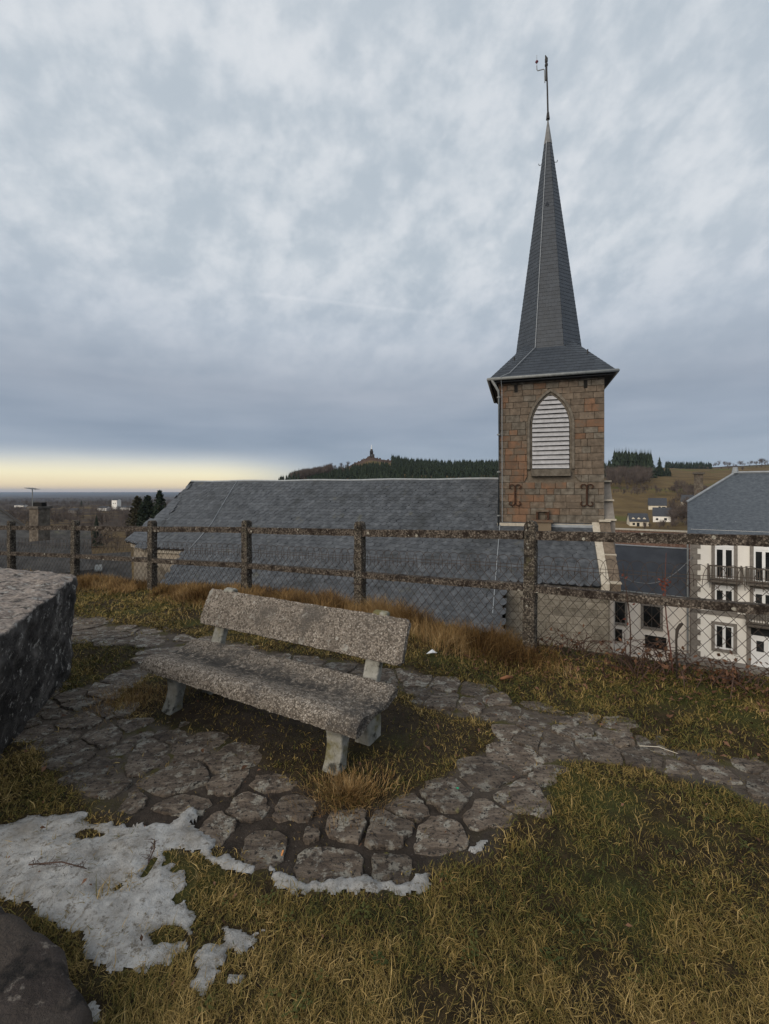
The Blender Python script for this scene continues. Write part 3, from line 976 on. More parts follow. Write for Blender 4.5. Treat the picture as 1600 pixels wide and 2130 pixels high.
# nave roof plane, seen side; its outline follows apse, aisle and tower
EV1, EV2 = -5.0, -2.5
front = [C(-22.3, RV, RZ), C(UL, RV, RZ), C(UL, 0, zroof(0)), C(1.72, 0, zroof(0)), C(1.72, EV2, zroof(EV2)), C(-2.1, EV2, zroof(EV2)), C(-2.1, EV1, zroof(EV1)), C(-19.2, EV1, zroof(EV1)), C(-19.2, -1.82, zroof(-1.82)), C(-21.95, -1.82, zroof(-1.82))]
nr = MB()
nrm = np.cross(CU, np.array(C(0, 1, SL) - C(0, 0, 0))); nrm /= np.linalg.norm(nrm)
nr.prism(front, -.10 * nrm)
back = [C(-22.3, RV + .01, RZ - .02), C(2.2, RV + .01, RZ - .02), C(2.2, 9, zroof(RV) - SL * 6.6), C(-22.3, 9, zroof(RV) - SL * 6.6)]
nr.prism(back, (0, 0, -.1))
nave = nr.build('nave_roof', MT['slate_core'], church)
mats_ = roof_slates(front, .32, .235)
mats_ = np.array(mats_)
p3 = mats_[:, :3, 3]
rowy = HZ - (p3[:, 2] - H) / p3[:, 1] * F
colx = 800 + p3[:, 0] / p3[:, 1] * F
order = np.argsort(p3[:, 1] + np.where((rowy > 1262) | (np.abs(colx - 1101) < 14), 100, 0))
protos = [slate_proto(.32 * s, .325, .022) for s in (1.02, 1.06, .98)]
pm = [rawmesh('slate', V, FC, MT['slate']) for V, FC in protos]
for k in order[:290]:
    o = bpy.data.objects.new('slate', pm[k % 3])
    o.matrix_basis = Matrix(mats_[k].tolist())
    link(o, nave)
rest = list(mats_[order[290:]])
# apse: canted roof with swept-out eaves
AP_E = [(-21.95, -1.82), (-25.6, .2), (-25.6, 4.5), (-21.95, 6.5)]
AP_Z = zroof(-1.82)
apex = C(-22.3, RV, RZ)
apb = MB()
for i in range(3):
    a, b = AP_E[i], AP_E[i + 1]
    A_, B_ = C(*a, AP_Z), C(*b, AP_Z + (.12 if i < 2 else 0))
    k = .62
    A1 = apex + (A_ - apex) * k; B1 = apex + (B_ - apex) * k
    sag = .22 if i == 0 else .3
    B1 = B1 - np.array([0, 0, sag]); A1 = A1 - np.array([0, 0, 0 if i == 0 else .3])
    for poly in ([apex, A1, B1], [A1, A_, B_, B1]):
        apb.prism(poly, (0, 0, -.08))
        if i < 2:
            rest += roof_slates(poly, .31, .23)
apb.build('apse_roof', MT['slate_core'], church)
V, FC, tn = join_instances(*protos[0], rest)
so = mob('slate', V, FC, MT['slate'], nave, False, {'tone': tn})
so['kind'] = 'stuff'
# walls below the roofs
wl = MB()
wl.prism([C(-2.0, EV2 + .3, -9), C(-19.0, -4.7 + .1, -9), C(-19.0, -4.6, zroof(-4.6) - .15), C(-2.1, -4.6, zroof(-4.6) - .15)], CV * 6)
wl.build('aisle_wall', MT['old_cream'], church)
aw = MB()
apw = [C(-19.1, -1.5, 0), C(-21.8, -1.5, 0), C(-25.2, .4, 0), C(-25.2, 4.3, 0), C(-21.8, 6.2, 0), C(-19.1, 6.2, 0)]
aw.prism([p + np.array([0, 0, -9]) for p in apw], (0, 0, 9 + AP_Z - .12))
aw.build('apse_wall', MT['old_cream'], church)
cn = MB()
apc = [C(-19.1, -1.62, 0), C(-21.88, -1.62, 0), C(-25.35, .3, 0), C(-25.35, 4.4, 0), C(-21.88, 6.3, 0), C(-19.1, 6.3, 0)]
cn.prism([p + np.array([0, 0, AP_Z - .30]) for p in apc], (0, 0, .16))
cn.build('cornice', MT['lime'], church)
rc = MB()
rc.tube([C(u, RV, RZ + .02 + .02 * math.sin(u * 1.3)) for u in np.linspace(-22.4, UL, 24)], .075, 6)
rc.build('ridge_capping', MT['zinc'], church)


# ---- tower: core, then every ashlar block as a piece of its own
tw = MB()
tw.prism([C(UL + .06, .06, -9), C(UR - .06, .06, -9), C(UR - .06, VB - .06, -9), C(UL + .06, VB - .06, -9)], (0, 0, 9 + ZT))
tower = tw.build('tower_wall', MT['mortar'], church)
WC, WR, WZ0, WZS, WZA = -.06, .83, 2.76, 4.75, 6.26      # louvre opening: centre, half width, sill, springing, apex
WRO, WZO = 1.04, 6.52                                    # outside of the arch surround


def arch_half(z, r, zs, za):
    """half width of a pointed arch at height z"""
    if z <= zs:
        return r
    h = za - zs
    # arc through (r, 0) and (0, h), centre on the springing line
    c = (h * h - r * r) / (2 * r)
    R = r + c
    q = R * R - (z - zs) ** 2
    return max(0.0, math.sqrt(max(q, 0)) - c)


def block(poly, face, parent, mat, proud):
    """poly: (u, z) outline; face maps (u, depth, z) to space"""
    c = np.mean(np.array(poly), 0)
    n = len(poly)
    b = .018
    rows = []
    for (ins, dep) in ((0, .10), (0, -proud + .014), (b, -proud)):
        row = []
        for q in poly:
            v = np.array(q) - c
            L = np.linalg.norm(v)
            v = v * (1 - ins / max(L, .02))
            row.append(face(c[0] + v[0], dep + random.uniform(-.004, .004), c[1] + v[1]))
        rows.append(row)
    V = rows[0] + rows[1] + rows[2]
    FC = [tuple(range(2 * n, 3 * n))]
    for r in range(2):
        FC += [(r * n + i, r * n + (i + 1) % n, (r + 1) * n + (i + 1) % n, (r + 1) * n + i) for i in range(n)]
    return mob('stone_block', V, FC, mat, parent)


def stone_for(u, z):
    n = float(fbm(u * .7 + 4, z * .6, 77, 3))
    o = 0
    if -2.1 < u < -.95 and -.2 < z < 4.6:
        o = .20
        if -1.7 < u < -.9 and (z < 3.0):
            o = .34
    if 1.1 < u < 2.0 and 4.2 < z < 5.9:
        o = .24
    if -.4 < u < 1.4 and z < .8:
        o = .20
    if n + o + random.uniform(-.12, .12) > .655:
        return MT['st_orange']
    return MT['st_brown'] if random.random() < (.75 if z > 2.6 else .35) else MT['st_grey']


ff = lambda u, d, z: C(u, d, z)
z = -.15
course = 0
while z < ZT - .05:
    h = random.uniform(.27, .37)
    z1 = min(z + h, ZT)
    u = UL
    if z1 > ZT - .2:
        z1 = ZT
    while u < UR - .01:
        w = random.uniform(.28, .70)
        u1 = min(u + w, UR)
        if UR - u1 < .22:
            u1 = UR
        g = .006
        zm = (z + z1) / 2
        lo = (WC - arch_half(max(z, WZS), WRO, WZS, WZO), WC + arch_half(max(z, WZS), WRO, WZS, WZO)) if (z1 > WZ0 - .35 and z < WZO) else None
        parts = []
        if lo is None or u1 <= lo[0] + .02 or u >= lo[1] - .02:
            parts = [[(u + g, z + g), (u1 - g, z + g), (u1 - g, z1 - g), (u + g, z1 - g)]]
        else:
            zs = np.linspace(max(z + g, WZ0 - .35), z1 - g, 5)
            if u < lo[0]:
                edge = [(min(u1 - g, WC - arch_half(q, WRO, WZS, WZO) - g), q) for q in zs]
                parts.append([(u + g, z + g), (u + g, z1 - g)][:1] + edge + [(u + g, z1 - g)])
            if u1 > lo[1]:
                edge = [(max(u + g, WC + arch_half(q, WRO, WZS, WZO) + g), q) for q in zs[::-1]]
                parts.append([(u1 - g, z1 - g)] + edge + [(u1 - g, z + g)])
            if u >= lo[0] and u1 <= lo[1] and z1 > WZO - .35:      # stones over the point of the arch
                edge = [(q, min(z1 - g - .02, next((zz_ for zz_ in np.linspace(WZO, WZS, 60) if arch_half(zz_, WRO, WZS, WZO) >= abs(q - WC)), WZS) + g)) for q in np.linspace(u1 - g, u + g, 4)]
                if max(z1 - e[1] for e in edge) > .08:
                    parts.append([(u + g, z1 - g), (u1 - g, z1 - g)][::-1][:0] + [(u + g, z1 - g), (u1 - g, z1 - g)] + edge)
        for pl in parts:
            if len(pl) >= 3:
                block(pl, ff, tower, stone_for(sum(q[0] for q in pl) / len(pl), zm), random.uniform(.0, .02))
        u = u1
    z = z1
    course += 1
fl = lambda v, d, z: C(UL + d, v, z)
z = 1.0
while z < ZT - .05:
    z1 = min(z + random.uniform(.34, .45), ZT)
    v = .05
    while v < VB - .01:
        v1 = min(v + random.uniform(.4, .9), VB)
        if z1 > zroof(v):
            block([(v + .009, z + .009), (v + .009, z1 - .009), (v1 - .009, z1 - .009), (v1 - .009, z + .009)], fl, tower, stone_for(-1.5, z), random.uniform(0, .015))
        v = v1
    z = z1

# belfry opening: surround, dark sheet painted as the chamber's shade and slats
lw = thing('belfry', '', None, (0, 0, 0)) if False else None
sur = MB()
N_ = 22
outer = [(WC - WRO, WZ0 - .02)] + [(WC - arch_half(q, WRO, WZS, WZO), q) for q in np.linspace(WZS, WZO, N_)] + [(WC + arch_half(q, WRO, WZS, WZO), q) for q in np.linspace(WZO, WZS, N_)[1:]] + [(WC + WRO, WZ0 - .02)]
inner = [(WC - WR, WZ0 - .02)] + [(WC - arch_half(q, WR, WZS, WZA), q) for q in np.linspace(WZS, WZA, N_)] + [(WC + arch_half(q, WR, WZS, WZA), q) for q in np.linspace(WZA, WZS, N_)[1:]] + [(WC + WR, WZ0 - .02)]
mid = [((a[0] + b[0]) / 2, (a[1] + b[1]) / 2) for a, b in zip(outer, inner)]
rows = [[C(u, .08, z) for u, z in outer], [C(u, -.06, z) for u, z in outer], [C(u, -.06, z) for u, z in mid], [C(u, .02, z) for u, z in [(m_[0] * .7 + i_[0] * .3, m_[1] * .7 + i_[1] * .3) for m_, i_ in zip(mid, inner)]], [C(u, .055, z) for u, z in inner], [C(u, .058, z) for u, z in inner]]
n_ = len(outer)
V = sum(rows, [])
FC = [(r * n_ + i, r * n_ + i + 1, (r + 1) * n_ + i + 1, (r + 1) * n_ + i) for r in range(5) for i in range(n_ - 1)]
surround = mob('louvre_window', V, FC, MT['st_grey'], church, False)
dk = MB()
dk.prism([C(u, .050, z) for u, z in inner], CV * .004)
dk.build('opening_shade', MT['dark'], surround)
zs = WZ0 + .02
k = 0
while zs < WZA - .1:
    hh = .165
    wl_ = arch_half(zs, WR, WZS, WZA) - .015; wt_ = arch_half(min(zs + hh, WZA - .02), WR, WZS, WZA) - .02
    wt_ = max(wt_, .02)
    dpx = random.uniform(-.008, .008)
    m = MB()
    pl = [C(WC - wl_, -.055, zs + dpx), C(WC + wl_, -.055, zs - dpx), C(WC + wt_, .035, zs + hh), C(WC - wt_, .035, zs + hh)]
    m.prism(pl, C(0, .012, .018) - C(0, 0, 0))
    m.build('slat', MT['louvre'], surround)
    zs += .215
    k += 1
sl = MB()
sl.box(C(WC, -.05, WZ0 - .19), CU * 1.72, CV * .3, CZ * .32)
sl.build('window_sill', MT['st_grey'], church)
for su in (-1.62, 1.45):  # dark blocks on the wall paint in the shade of slit holes
    m = MB(); m.box(C(su, -.012, ZT - .42), CU * .15, CV * .06, CZ * .36); m.build('putlog_shade', MT['dark'], church)

# wrought iron wall anchors
for su in (-1.66, 1.50):
    m = MB()
    m.tube([C(su, -.09, 1.12), C(su, -.09, 1.92)], .042, 6)
    for s in (-1, 1):
        for e, zc in ((1, 1.90), (-1, 1.14)):
            P = []
            for w in np.linspace(0, 1, 11):
                an = -math.pi / 2 + w * 4.4
                r = .155 - .075 * w
                P.append(C(su + s * (.165 + r * math.sin(an) * 1.0 - .01), -.09, zc + e * (r * math.cos(an) * .9 + .0)))
            m.tube(P, .029, 5)
    m.build('wall_anchor', MT['iron'], church)

# string course and flashing where the roof meets the tower
m = MB()
m.box(C(-.1, -.07, .10), CU * 4.75, CV * .22, CZ * .16)
m.build('string_course', MT['lime'], church)
m = MB()
m.box(C(.75, -.17, zroof(-.1) + .02), CU * 2.0, CV * .05, CZ * .12)
m.build('flashing', MT['zinc'], church)
# pier with a shelf, standing on the roof in front of the tower
pu = -.42
pr = MB(); pr.prism([C(pu - .36, -.5, .25), C(pu + .36, -.5, .25), C(pu + .36, -.5, -1.3), C(pu - .36, -.5, -1.3)], CV * .55)
pier = pr.build('roof_pier', MT['panel'], church)
m = MB(); m.box(C(pu, -.3, .31), CU * .9, CV * .55, CZ * .1); m.build('shelf', MT['st_orange'], pier)
for s in (-.3, .3):
    m = MB(); m.box(C(pu + s * .8, -.12, .55), CU * .09, CV * .2, CZ * .38); m.build('bracket', MT['iron'], pier)
m = MB(); m.box(C(pu, -.1, .78), CU * .55, CV * .16, CZ * .09); m.build('ledge', MT['st_brown'], pier)
m = MB(); m.box(C(pu, -.56, -1.16), CU * .74, CV * .12, CZ * .16); m.build('apron', MT['zinc_dull'], pier)
m = MB(); m.box(C(pu, -.58, -1.30), CU * .76, CV * .16, CZ * .12); m.build('lower_sill', MT['lime'], pier)

# gable parapet at the tower end, lime coping beside the slates
m = MB()
m.prism([C(1.72, EV2 - .1, zroof(EV2) - .3), C(1.72, EV2 - .1, zroof(EV2) + .12), C(1.72, 0, zroof(0) + .12), C(1.72, 0, zroof(0) - .3)], CU * .30)
m.build('lime_coping', MT['lime'], church)
m = MB()
m.prism([C(2.03, EV2 + .05, zroof(EV2) - .5), C(2.03, EV2 + .05, zroof(EV2) + .10), C(2.03, -.02, zroof(0) + .22), C(2.03, -.02, zroof(EV2) - .5)], CU * .42)
m.build('gable_parapet', MT['st_brown'], church)
m = MB()
m.prism([C(2.055, EV2 + .3, -9), C(2.055, EV2 + .3, zroof(EV2) - .5), C(2.055, -.02, zroof(EV2) - .5), C(2.055, -.02, -9)], CU * .2)
m.build('gable_wall', MT['ashlar'], church)
for (v_, zz_) in ((-.05, .36), (-1.25, -1.02), (-2.3, -2.0)):
    m = MB(); m.box(C(2.24, v_, zz_), CU * .48, CV * .34, CZ * .09); m.build('coping_stone', MT['lime'], church)
m = MB()
m.prism([C(2.28, 1.3, 2.15), C(2.28, .05, .32), C(2.28, .05, -5), C(2.28, 3.4, -5), C(2.28, 3.4, 2.15)], CU * .42)
m.build('buttress', MT['quoin'], church)
for (v_, zz_) in ((1.25, 2.18), (.66, 1.28), (.12, .40)):
    m = MB(); m.box(C(2.5, v_, zz_), CU * .46, CV * .34, CZ * .08); m.build('buttress_cap', MT['lime'], church)

# lower front wall of large pale ashlar, left part stepping out from under the aisle roof
lwm = MB()
lwm.prism([C(-2.04, EV2 + .28, -9), C(2.05, EV2 + .28, -9), C(2.05, EV2 + .28, zroof(EV2) - .05), C(-2.04, EV2 + .28, zroof(EV2) - .05)], CV * 2.0)
lower = lwm.build('lower_wall', MT['mortar'], church)
fw = lambda u, d, z: C(u, EV2 + .26 + d, z)
z = zroof(EV2) - .08
while z > -7.4:
    h = random.uniform(.30, .38)
    u = -2.04
    while u < 2.04:
        u1 = min(u + random.uniform(.5, 1.0), 2.05)
        if 2.05 - u1 < .25:
            u1 = 2.05
        block([(u + .008, z - h + .008), (u1 - .008, z - h + .008), (u1 - .008, z - .008), (u + .008, z - .008)], fw, lower, MT['ashlar'], random.uniform(.0, .015))
        u = u1
    z -= h
m = MB(); m.tube([C(2.12, EV2 - .05, -8.6), C(2.12, EV2 - .05, zroof(EV2) - .25)], .09, 8); m.build('shaded_pipe', MT['quoin'], church, True)  # corner pipe, darkened: the shadow there is put into its colour

# ---- tower roof: skirt, octagonal spire
EO = .40
EZ = 7.10
corn = [C(UL - EO, -EO, EZ), C(UR + EO, -EO, EZ), C(UR + EO, VB + EO, EZ), C(UL - EO, VB + EO, EZ)]
cu, cv = (UL + UR) / 2 + .02, VB / 2
OA = 1.58                       # apothem of the octagon at its foot
OZ = 8.72
octo = []
for k in range(8):
    an = math.radians(22.5 + 45 * k)
    octo.append((OA / math.cos(math.radians(22.5)) * math.sin(an), -OA / math.cos(math.radians(22.5)) * math.cos(an)))
# k=0 is right of front; order runs round to the right
O = lambda k, zz_=OZ, s=1.0: C(cu + octo[k % 8][0] * s, cv + octo[k % 8][1] * s, zz_)
sk = MB()
SPM = []          # slates of skirt and spire
skf = []
skf.append([corn[0], corn[1], O(0), O(7)])
skf.append([corn[1], corn[2], O(2), O(1)])
skf.append([corn[2], corn[3], O(4), O(3)])
skf.append([corn[3], corn[0], O(6), O(5)])
for ci, (a, b) in enumerate(((6, 7), (0, 1), (2, 3), (4, 5))):
    mid_ = (O(a) + O(b)) / 2 + np.array([0, 0, .34])
    cc = C(cu, cv, 0)
    inw = (cc - mid_); inw[2] = 0; inw /= np.linalg.norm(inw)
    mid_ = mid_ + inw * .02
    skf.append([corn[ci], mid_, O(a)]); skf.append([corn[ci], O(b), mid_])
for pl in skf:
    sk.prism(pl, (0, 0, -.10))
skirt = sk.build('skirt_roof', MT['slate_core'], church)
TIPZ = 21.15
TIP = C(cu + .02, cv, TIPZ)
spf = []
spm = MB()
for k in range(8):
    a, b = O(k - 1, OZ - .1), O(k, OZ - .1)
    spf.append([a, b, TIP])
    spm.add([a, b, TIP], [(0, 1, 2)])
spire = spm.build('spire', MT['slate_core'], church)
for pl in spf:
    A_, B_, T_ = pl
    A2 = A_ + (T_ - A_) * .90; B2 = B_ + (T_ - B_) * .90
    SPM.append([A_, B_, B2, A2])
Vs = []; Fs = []; Ts = []
for pl in SPM + skf:
    v_, f_, t_ = courses(pl, .27, .20, .007)
    k_ = len(Vs)
    Vs += v_; Ts += t_; Fs += [tuple(i + k_ for i in q) for q in f_]
so = mob('slate', Vs, Fs, MT['slate_new'], spire, False, {'tone': Ts})
so['kind'] = 'stuff'
# lead cap
cap = MB()
for k in range(8):
    a = O(k - 1, OZ - .1); b = O(k, OZ - .1)
    A2 = a + (TIP - a) * .885; B2 = b + (TIP - b) * .885
    cxy = (TIP - A2) * 0
    ctr = C(cu, cv, 0) + (TIP - C(cu, cv, OZ)) * .885
    ctr[2] = A2[2]
    A2 = ctr + (A2 - ctr) * 1.12; B2 = ctr + (B2 - ctr) * 1.12
    cap.add([A2, B2, TIP + np.array([0, 0, .05])], [(0, 1, 2)])
cap.build('lead_cap', MT['lead'], spire)
# hips of the spire
m = MB()
# vane rod, cross head, aircraft lamp bracket
m.tube([TIP - CZ * .1, TIP + CZ * .25], [.10, .06], 8)
m.tube([TIP + CZ * .1, TIP + CZ * 1.5 - CU * .03, TIP + CZ * 3.15 - CU * .08], [.045, .04, .03], 6)
rod = m.build('spire_rod', MT['black_iron'], church)
m = MB()
tp = TIP + CZ * 3.15 - CU * .08
m.tube([tp - CZ * 1.2, tp - CZ * .1], .055, 6)
m.tube([tp - CZ * .45, tp - CZ * .35], .08, 6)
m.tube([tp - CZ * .05, tp + CZ * .12 - CU * .05], [.06, .02], 6)
m.tube([tp - CZ * .25, tp - CZ * .05], .075, 6)
m.build('rod_head', MT['black_iron'], rod)
m = MB()
m.tube([tp - CZ * 1.3 - CU * .07, tp - CZ * .62 - CU * .09, tp - CZ * .58 - CU * .14, tp - CZ * .58 - CU * .42, tp - CZ * .52 - CU * .46, tp - CZ * .30 - CU * .47], .024, 5)
m.build('lamp_bracket', MT['zinc_dull'], rod)
m = MB(); m.tube([tp - CZ * .18 - CU * .47, tp - CZ * .10 - CU * .47, tp - CZ * .02 - CU * .47], [.03, .085, .03], 8)
red = M('red_lamp', [(.10, .02, .03), (.16, .035, .045)], 5, .4)
m.build('warning_lamp', red, rod)
m = MB(); m.tube([tp - CZ * .30 - CU * .47, tp + CZ * .25 - CU * .47], .012, 4); m.build('lamp_spike', MT['zinc'], rod)
# roof hooks near the top
for s, kk in ((-1, 6), (1, 1)):
    b0 = O(kk, OZ) + (TIP - O(kk, OZ)) * .80
    m = MB(); m.tube([b0, b0 + s * CU * .12 - CZ * .02, b0 + s * CU * .14 + CZ * .08], .018, 4); m.build('roof_hook', MT['black_iron'], spire)
for (uu, zz_) in ((cu - .05, 16.2),):
    f_ = (zz_ - OZ) / (TIPZ - OZ)
    m = MB(); m.prism([C(uu - .1, cv - OA * (1 - f_) - .03, zz_), C(uu + .1, cv - OA * (1 - f_) - .03, zz_), C(uu, cv - OA * (1 - f_) - .1, zz_ + .17)], CV * .08)
    m.build('vent_hood', MT['slate_new'], spire)
for (uu, vv, zz_) in ((-1.7, .35, 7.95), (1.6, .42, 8.05)):
    m = MB(); m.tube([C(uu, vv, zz_), C(uu, vv - .02, zz_ + .3)], .03, 4); m.build('roof_hook', MT['black_iron'], skirt)
# gutter and soffit
m = MB()
m.box(C(cu, cv, EZ - .17), CU * (UR - UL + 2 * EO - .1), CV * (VB + 2 * EO - .1), CZ * .05)
m.build('soffit', MT['slate_core'], church)
e2 = EO + .07
g = [C(UL - e2, -e2, EZ - .05), C(UR + e2, -e2, EZ - .05), C(UR + e2, VB + e2, EZ - .05), C(UL - e2, VB + e2, EZ - .05)]
for k in range(4):
    m = MB(); m.tube([g[k], g[(k + 1) % 4]], .075, 8); m.build('gutter', MT['zinc_dull'], church, True)
# downpipe with lightning conductor beside it
m = MB(); m.tube([C(UL - .30, -e2, EZ - .08), C(UL - .02, -.14, EZ - .55), C(UL + .03, -.14, EZ - .8), C(UL + .0, -.14, .0)], .062, 8); pipe = m.build('downpipe', MT['zinc_dull'], church, True)
for zz_ in (6.2, 4.4, 2.6, .5):
    m = MB(); m.tube([C(UL + .01, -.14, zz_), C(UL + .01, -.14, zz_ + .06)], .085, 8); m.build('pipe_bracket', MT['zinc_dull'], pipe)
m = MB()
cond = [TIP + (O(7, OZ) - TIP) * f_ - CV * .06 for f_ in np.linspace(.11, .99, 8)] + [O(7, OZ) - CV * .1 + CZ * .02, C(-1.9, -.36, EZ + .22), C(UL + .12, -e2 - .1, EZ + .02), C(UL + .16, -.18, EZ - .5), C(UL + .17, -.1, .2)]
m.tube(cond, .017, 4)
m.build('lightning_conductor', MT['zinc'], church)


def roofpt(px, py, up=.09):
    """point on the front plane of the nave roof that shows at that pixel"""
    t_, s_ = (px - 800) / F, (HZ - py) / F
    # (tY, Y, H + sY): z = RZ - SL*RV + SL*v, v = (P - F0).CV
    k0 = RZ - SL * RV + SL * (-F0[0] * CV[0] - F0[1] * CV[1])
    k1 = SL * (t_ * CV[0] + CV[1])
    Y = (H - k0) / (k1 - s_)
    return np.array([t_ * Y, Y, H + s_ * Y + up])


m = MB(); m.tube([roofpt(1040 - 15 * w, 1096 + 184 * w) for w in np.linspace(0, 1, 10)], .02, 4); m.build('lightning_conductor', MT['zinc'], church)
m = MB(); m.tube([roofpt(x_, y_) for x_, y_ in ((494, 1002), (467, 1046), (440, 1092), (415, 1122), (394, 1145))], .022, 4); m.build('lightning_conductor', MT['zinc'], church)

# ------------------------------------------------------------------ the white house and its annex
HY = math.radians(34.2)
HU = np.array([math.cos(HY), -math.sin(HY), 0]); HV = np.array([math.sin(HY), math.cos(HY), 0])
HC = np.array([19.18, 28.0, 0])
Hh = lambda s, v, z: HC + s * HU + v * HV + z * CZ


def house_window(parent, s, z0, z1, w, fr=.17, two=True, shutter_box=True, frame='window'):
    """stone surround, white frame, two panes"""
    m = MB()
    for (cs, cz, a, b) in ((s - w / 2 - fr / 2, (z0 + z1) / 2, fr, z1 - z0), (s + w / 2 + fr / 2, (z0 + z1) / 2, fr, z1 - z0), (s, z1 + fr / 2, w + 2 * fr, fr), (s, z0 - fr / 2, w + 2 * fr, fr)):
        m.box(Hh(cs, -.03, cz), HU * a, HV * .10, CZ * b)
    win = m.build(frame, MT['quoin'], parent)
    m = MB(); m.box(Hh(s, .02, (z0 + z1) / 2), HU * w, HV * .05, CZ * (z1 - z0)); m.build('opening_shade', MT['dark'], win)  # dark slab; the unlit room behind is put into its colour
    top = z1
    if shutter_box:
        m = MB(); m.box(Hh(s, -.03, z1 - .12), HU * (w - .02), HV * .06, CZ * .22); m.build('shutter_box', MT['white_paint'], win)
        top = z1 - .24
    m = MB()
    for cs in (s - w / 2 + .05, s, s + w / 2 - .05):
        m.box(Hh(cs, -.02, (z0 + top) / 2), HU * (.09 if cs != s else .15), HV * .05, CZ * (top - z0))
    for cz in (z0 + .06, top - .04):
        m.box(Hh(s, -.022, cz), HU * w, HV * .045, CZ * .09)
    m.build('frame', MT['white_paint'], win)
    for sg in (-1, 1):
        m = MB(); m.box(Hh(s + sg * (w / 4 + .01), -.008, (z0 + top) / 2), HU * (w / 2 - .15), HV * .01, CZ * (top - z0 - .16)); m.build('pane', MT['glass'], win)
    return win


hs = thing('white_house', 'tall white rendered house with half-hipped slate roof, grey stone quoins and balconies', 'house', tuple(Hh(4, 4, -10)))
m = MB(); m.prism([Hh(0, 0, -10.5), Hh(12, 0, -10.5), Hh(12, 9, -10.5), Hh(0, 9, -10.5)], (0, 0, 9.85)); m.build('wall', MT['render_white'], hs)
m = MB(); m.prism([Hh(.03, .05, -.7), Hh(.03, 2.2, 1.0), Hh(.03, 6.8, 1.0), Hh(.03, 8.95, -.7)], HU * .3); m.build('gable_wall', MT['render_white'], hs)
ez, sl_ = -.66, .8
zr = lambda v: ez + sl_ * v
m = MB()
pl = [Hh(-.18, -.3, zr(-.3)), Hh(12.2, -.3, zr(-.3)), Hh(12.2, 4.5, zr(4.5)), Hh(2.5, 4.5, zr(4.5)), Hh(-.18, 2.05, zr(2.05))]
m.prism(pl, (0, 0, -.14))
m.prism([Hh(-.18, 2.05, zr(2.05)), Hh(2.5, 4.5, zr(4.5)), Hh(-.18, 6.95, zr(2.05))], (0, 0, -.14))
m.prism([Hh(2.5, 4.5, zr(4.5)), Hh(12.2, 4.5, zr(4.5)), Hh(12.2, 9.3, zr(-.3)), Hh(-.18, 9.3, zr(-.3)), Hh(-.18, 6.95, zr(2.05))], (0, 0, -.14))
hroof = m.build('roof', MT['house_slate'], hs)
m = MB(); m.tube([Hh(-.2, 2.03, zr(2.05) + .03), Hh(2.5, 4.5, zr(4.5) + .05), Hh(12.2, 4.5, zr(4.5) + .05)], .085, 6); m.build('ridge_capping', MT['zinc'], hroof)
m = MB(); m.tube([Hh(2.5, 4.5, zr(4.5)), Hh(2.5, 4.5, zr(4.5) + .42)], [.2, .13], 8); m.build('finial', MT['zinc'], hroof)
m = MB(); m.box(Hh(4.6, 1.95, zr(1.95) + .05), HU * .72, (HV + sl_ * CZ) * .62, CZ * .10); skl = m.build('skylight', MT['black_iron'], hroof)
m = MB(); m.box(Hh(4.6, 1.95, zr(1.95) + .09), HU * .48, (HV + sl_ * CZ) * .42, CZ * .06); m.build('pane', MT['zinc'], skl)
m = MB(); m.box(Hh(4.6, 1.50, zr(1.50) + .05), HU * .85, (HV + sl_ * CZ) * .16, CZ * .08); m.build('flashing', MT['zinc'], skl)
m = MB(); m.tube([Hh(-.2, -.38, ez - .3), Hh(12.2, -.38, ez - .3)], .07, 6); m.build('gutter', MT['zinc_dull'], hs)
m = MB(); m.box(Hh(6, -.12, ez - .42), HU * 12.3, HV * .35, CZ * .14); m.build('cornice', MT['quoin'], hs)
q0 = ez - .5
for k in range(27):
    w = .52 if k % 2 else .36
    m = MB(); m.box(Hh(w / 2 - .02, -.02, q0 - .17 - .335 * k), HU * w, HV * .09, CZ * .32); m.build('quoin', MT['quoin'], hs)
m = MB(); m.box(Hh(6, -.02, -5.72), HU * 12, HV * .09, CZ * .22); m.build('string_course', MT['quoin'], hs)
m = MB(); m.tube([Hh(-.16, -.1, ez - .4), Hh(-.16, -.1, -10.2)], .05, 6); m.build('downpipe', MT['zinc_dull'], hs)


def balcony(parent, s, zb):
    m = MB(); m.box(Hh(s, -.36, zb - .06), HU * 1.66, HV * .7, CZ * .12); b = m.build('balcony', MT['balcony'], parent)
    m = MB()
    for zz_ in (zb + .12, zb + .86):
        m.box(Hh(s, -.66, zz_), HU * 1.66, HV * .06, CZ * .08)
    for sg in (-1, 1):
        m.box(Hh(s + sg * .78, -.66, zb + .46), HU * .14, HV * .1, CZ * .86)
        m.box(Hh(s + sg * .80, -.33, zb + .86), HU * .06, HV * .62, CZ * .08)
        m.box(Hh(s + sg * .80, -.33, zb + .46), HU * .05, HV * .62, CZ * .66)
    m.build('railing', MT['balcony'], b)
    for k in range(11):
        m = MB(); m.box(Hh(s - .6 + .12 * k, -.66, zb + .48), HU * .035, HV * .03, CZ * .68); m.build('baluster', MT['balcony'], b)


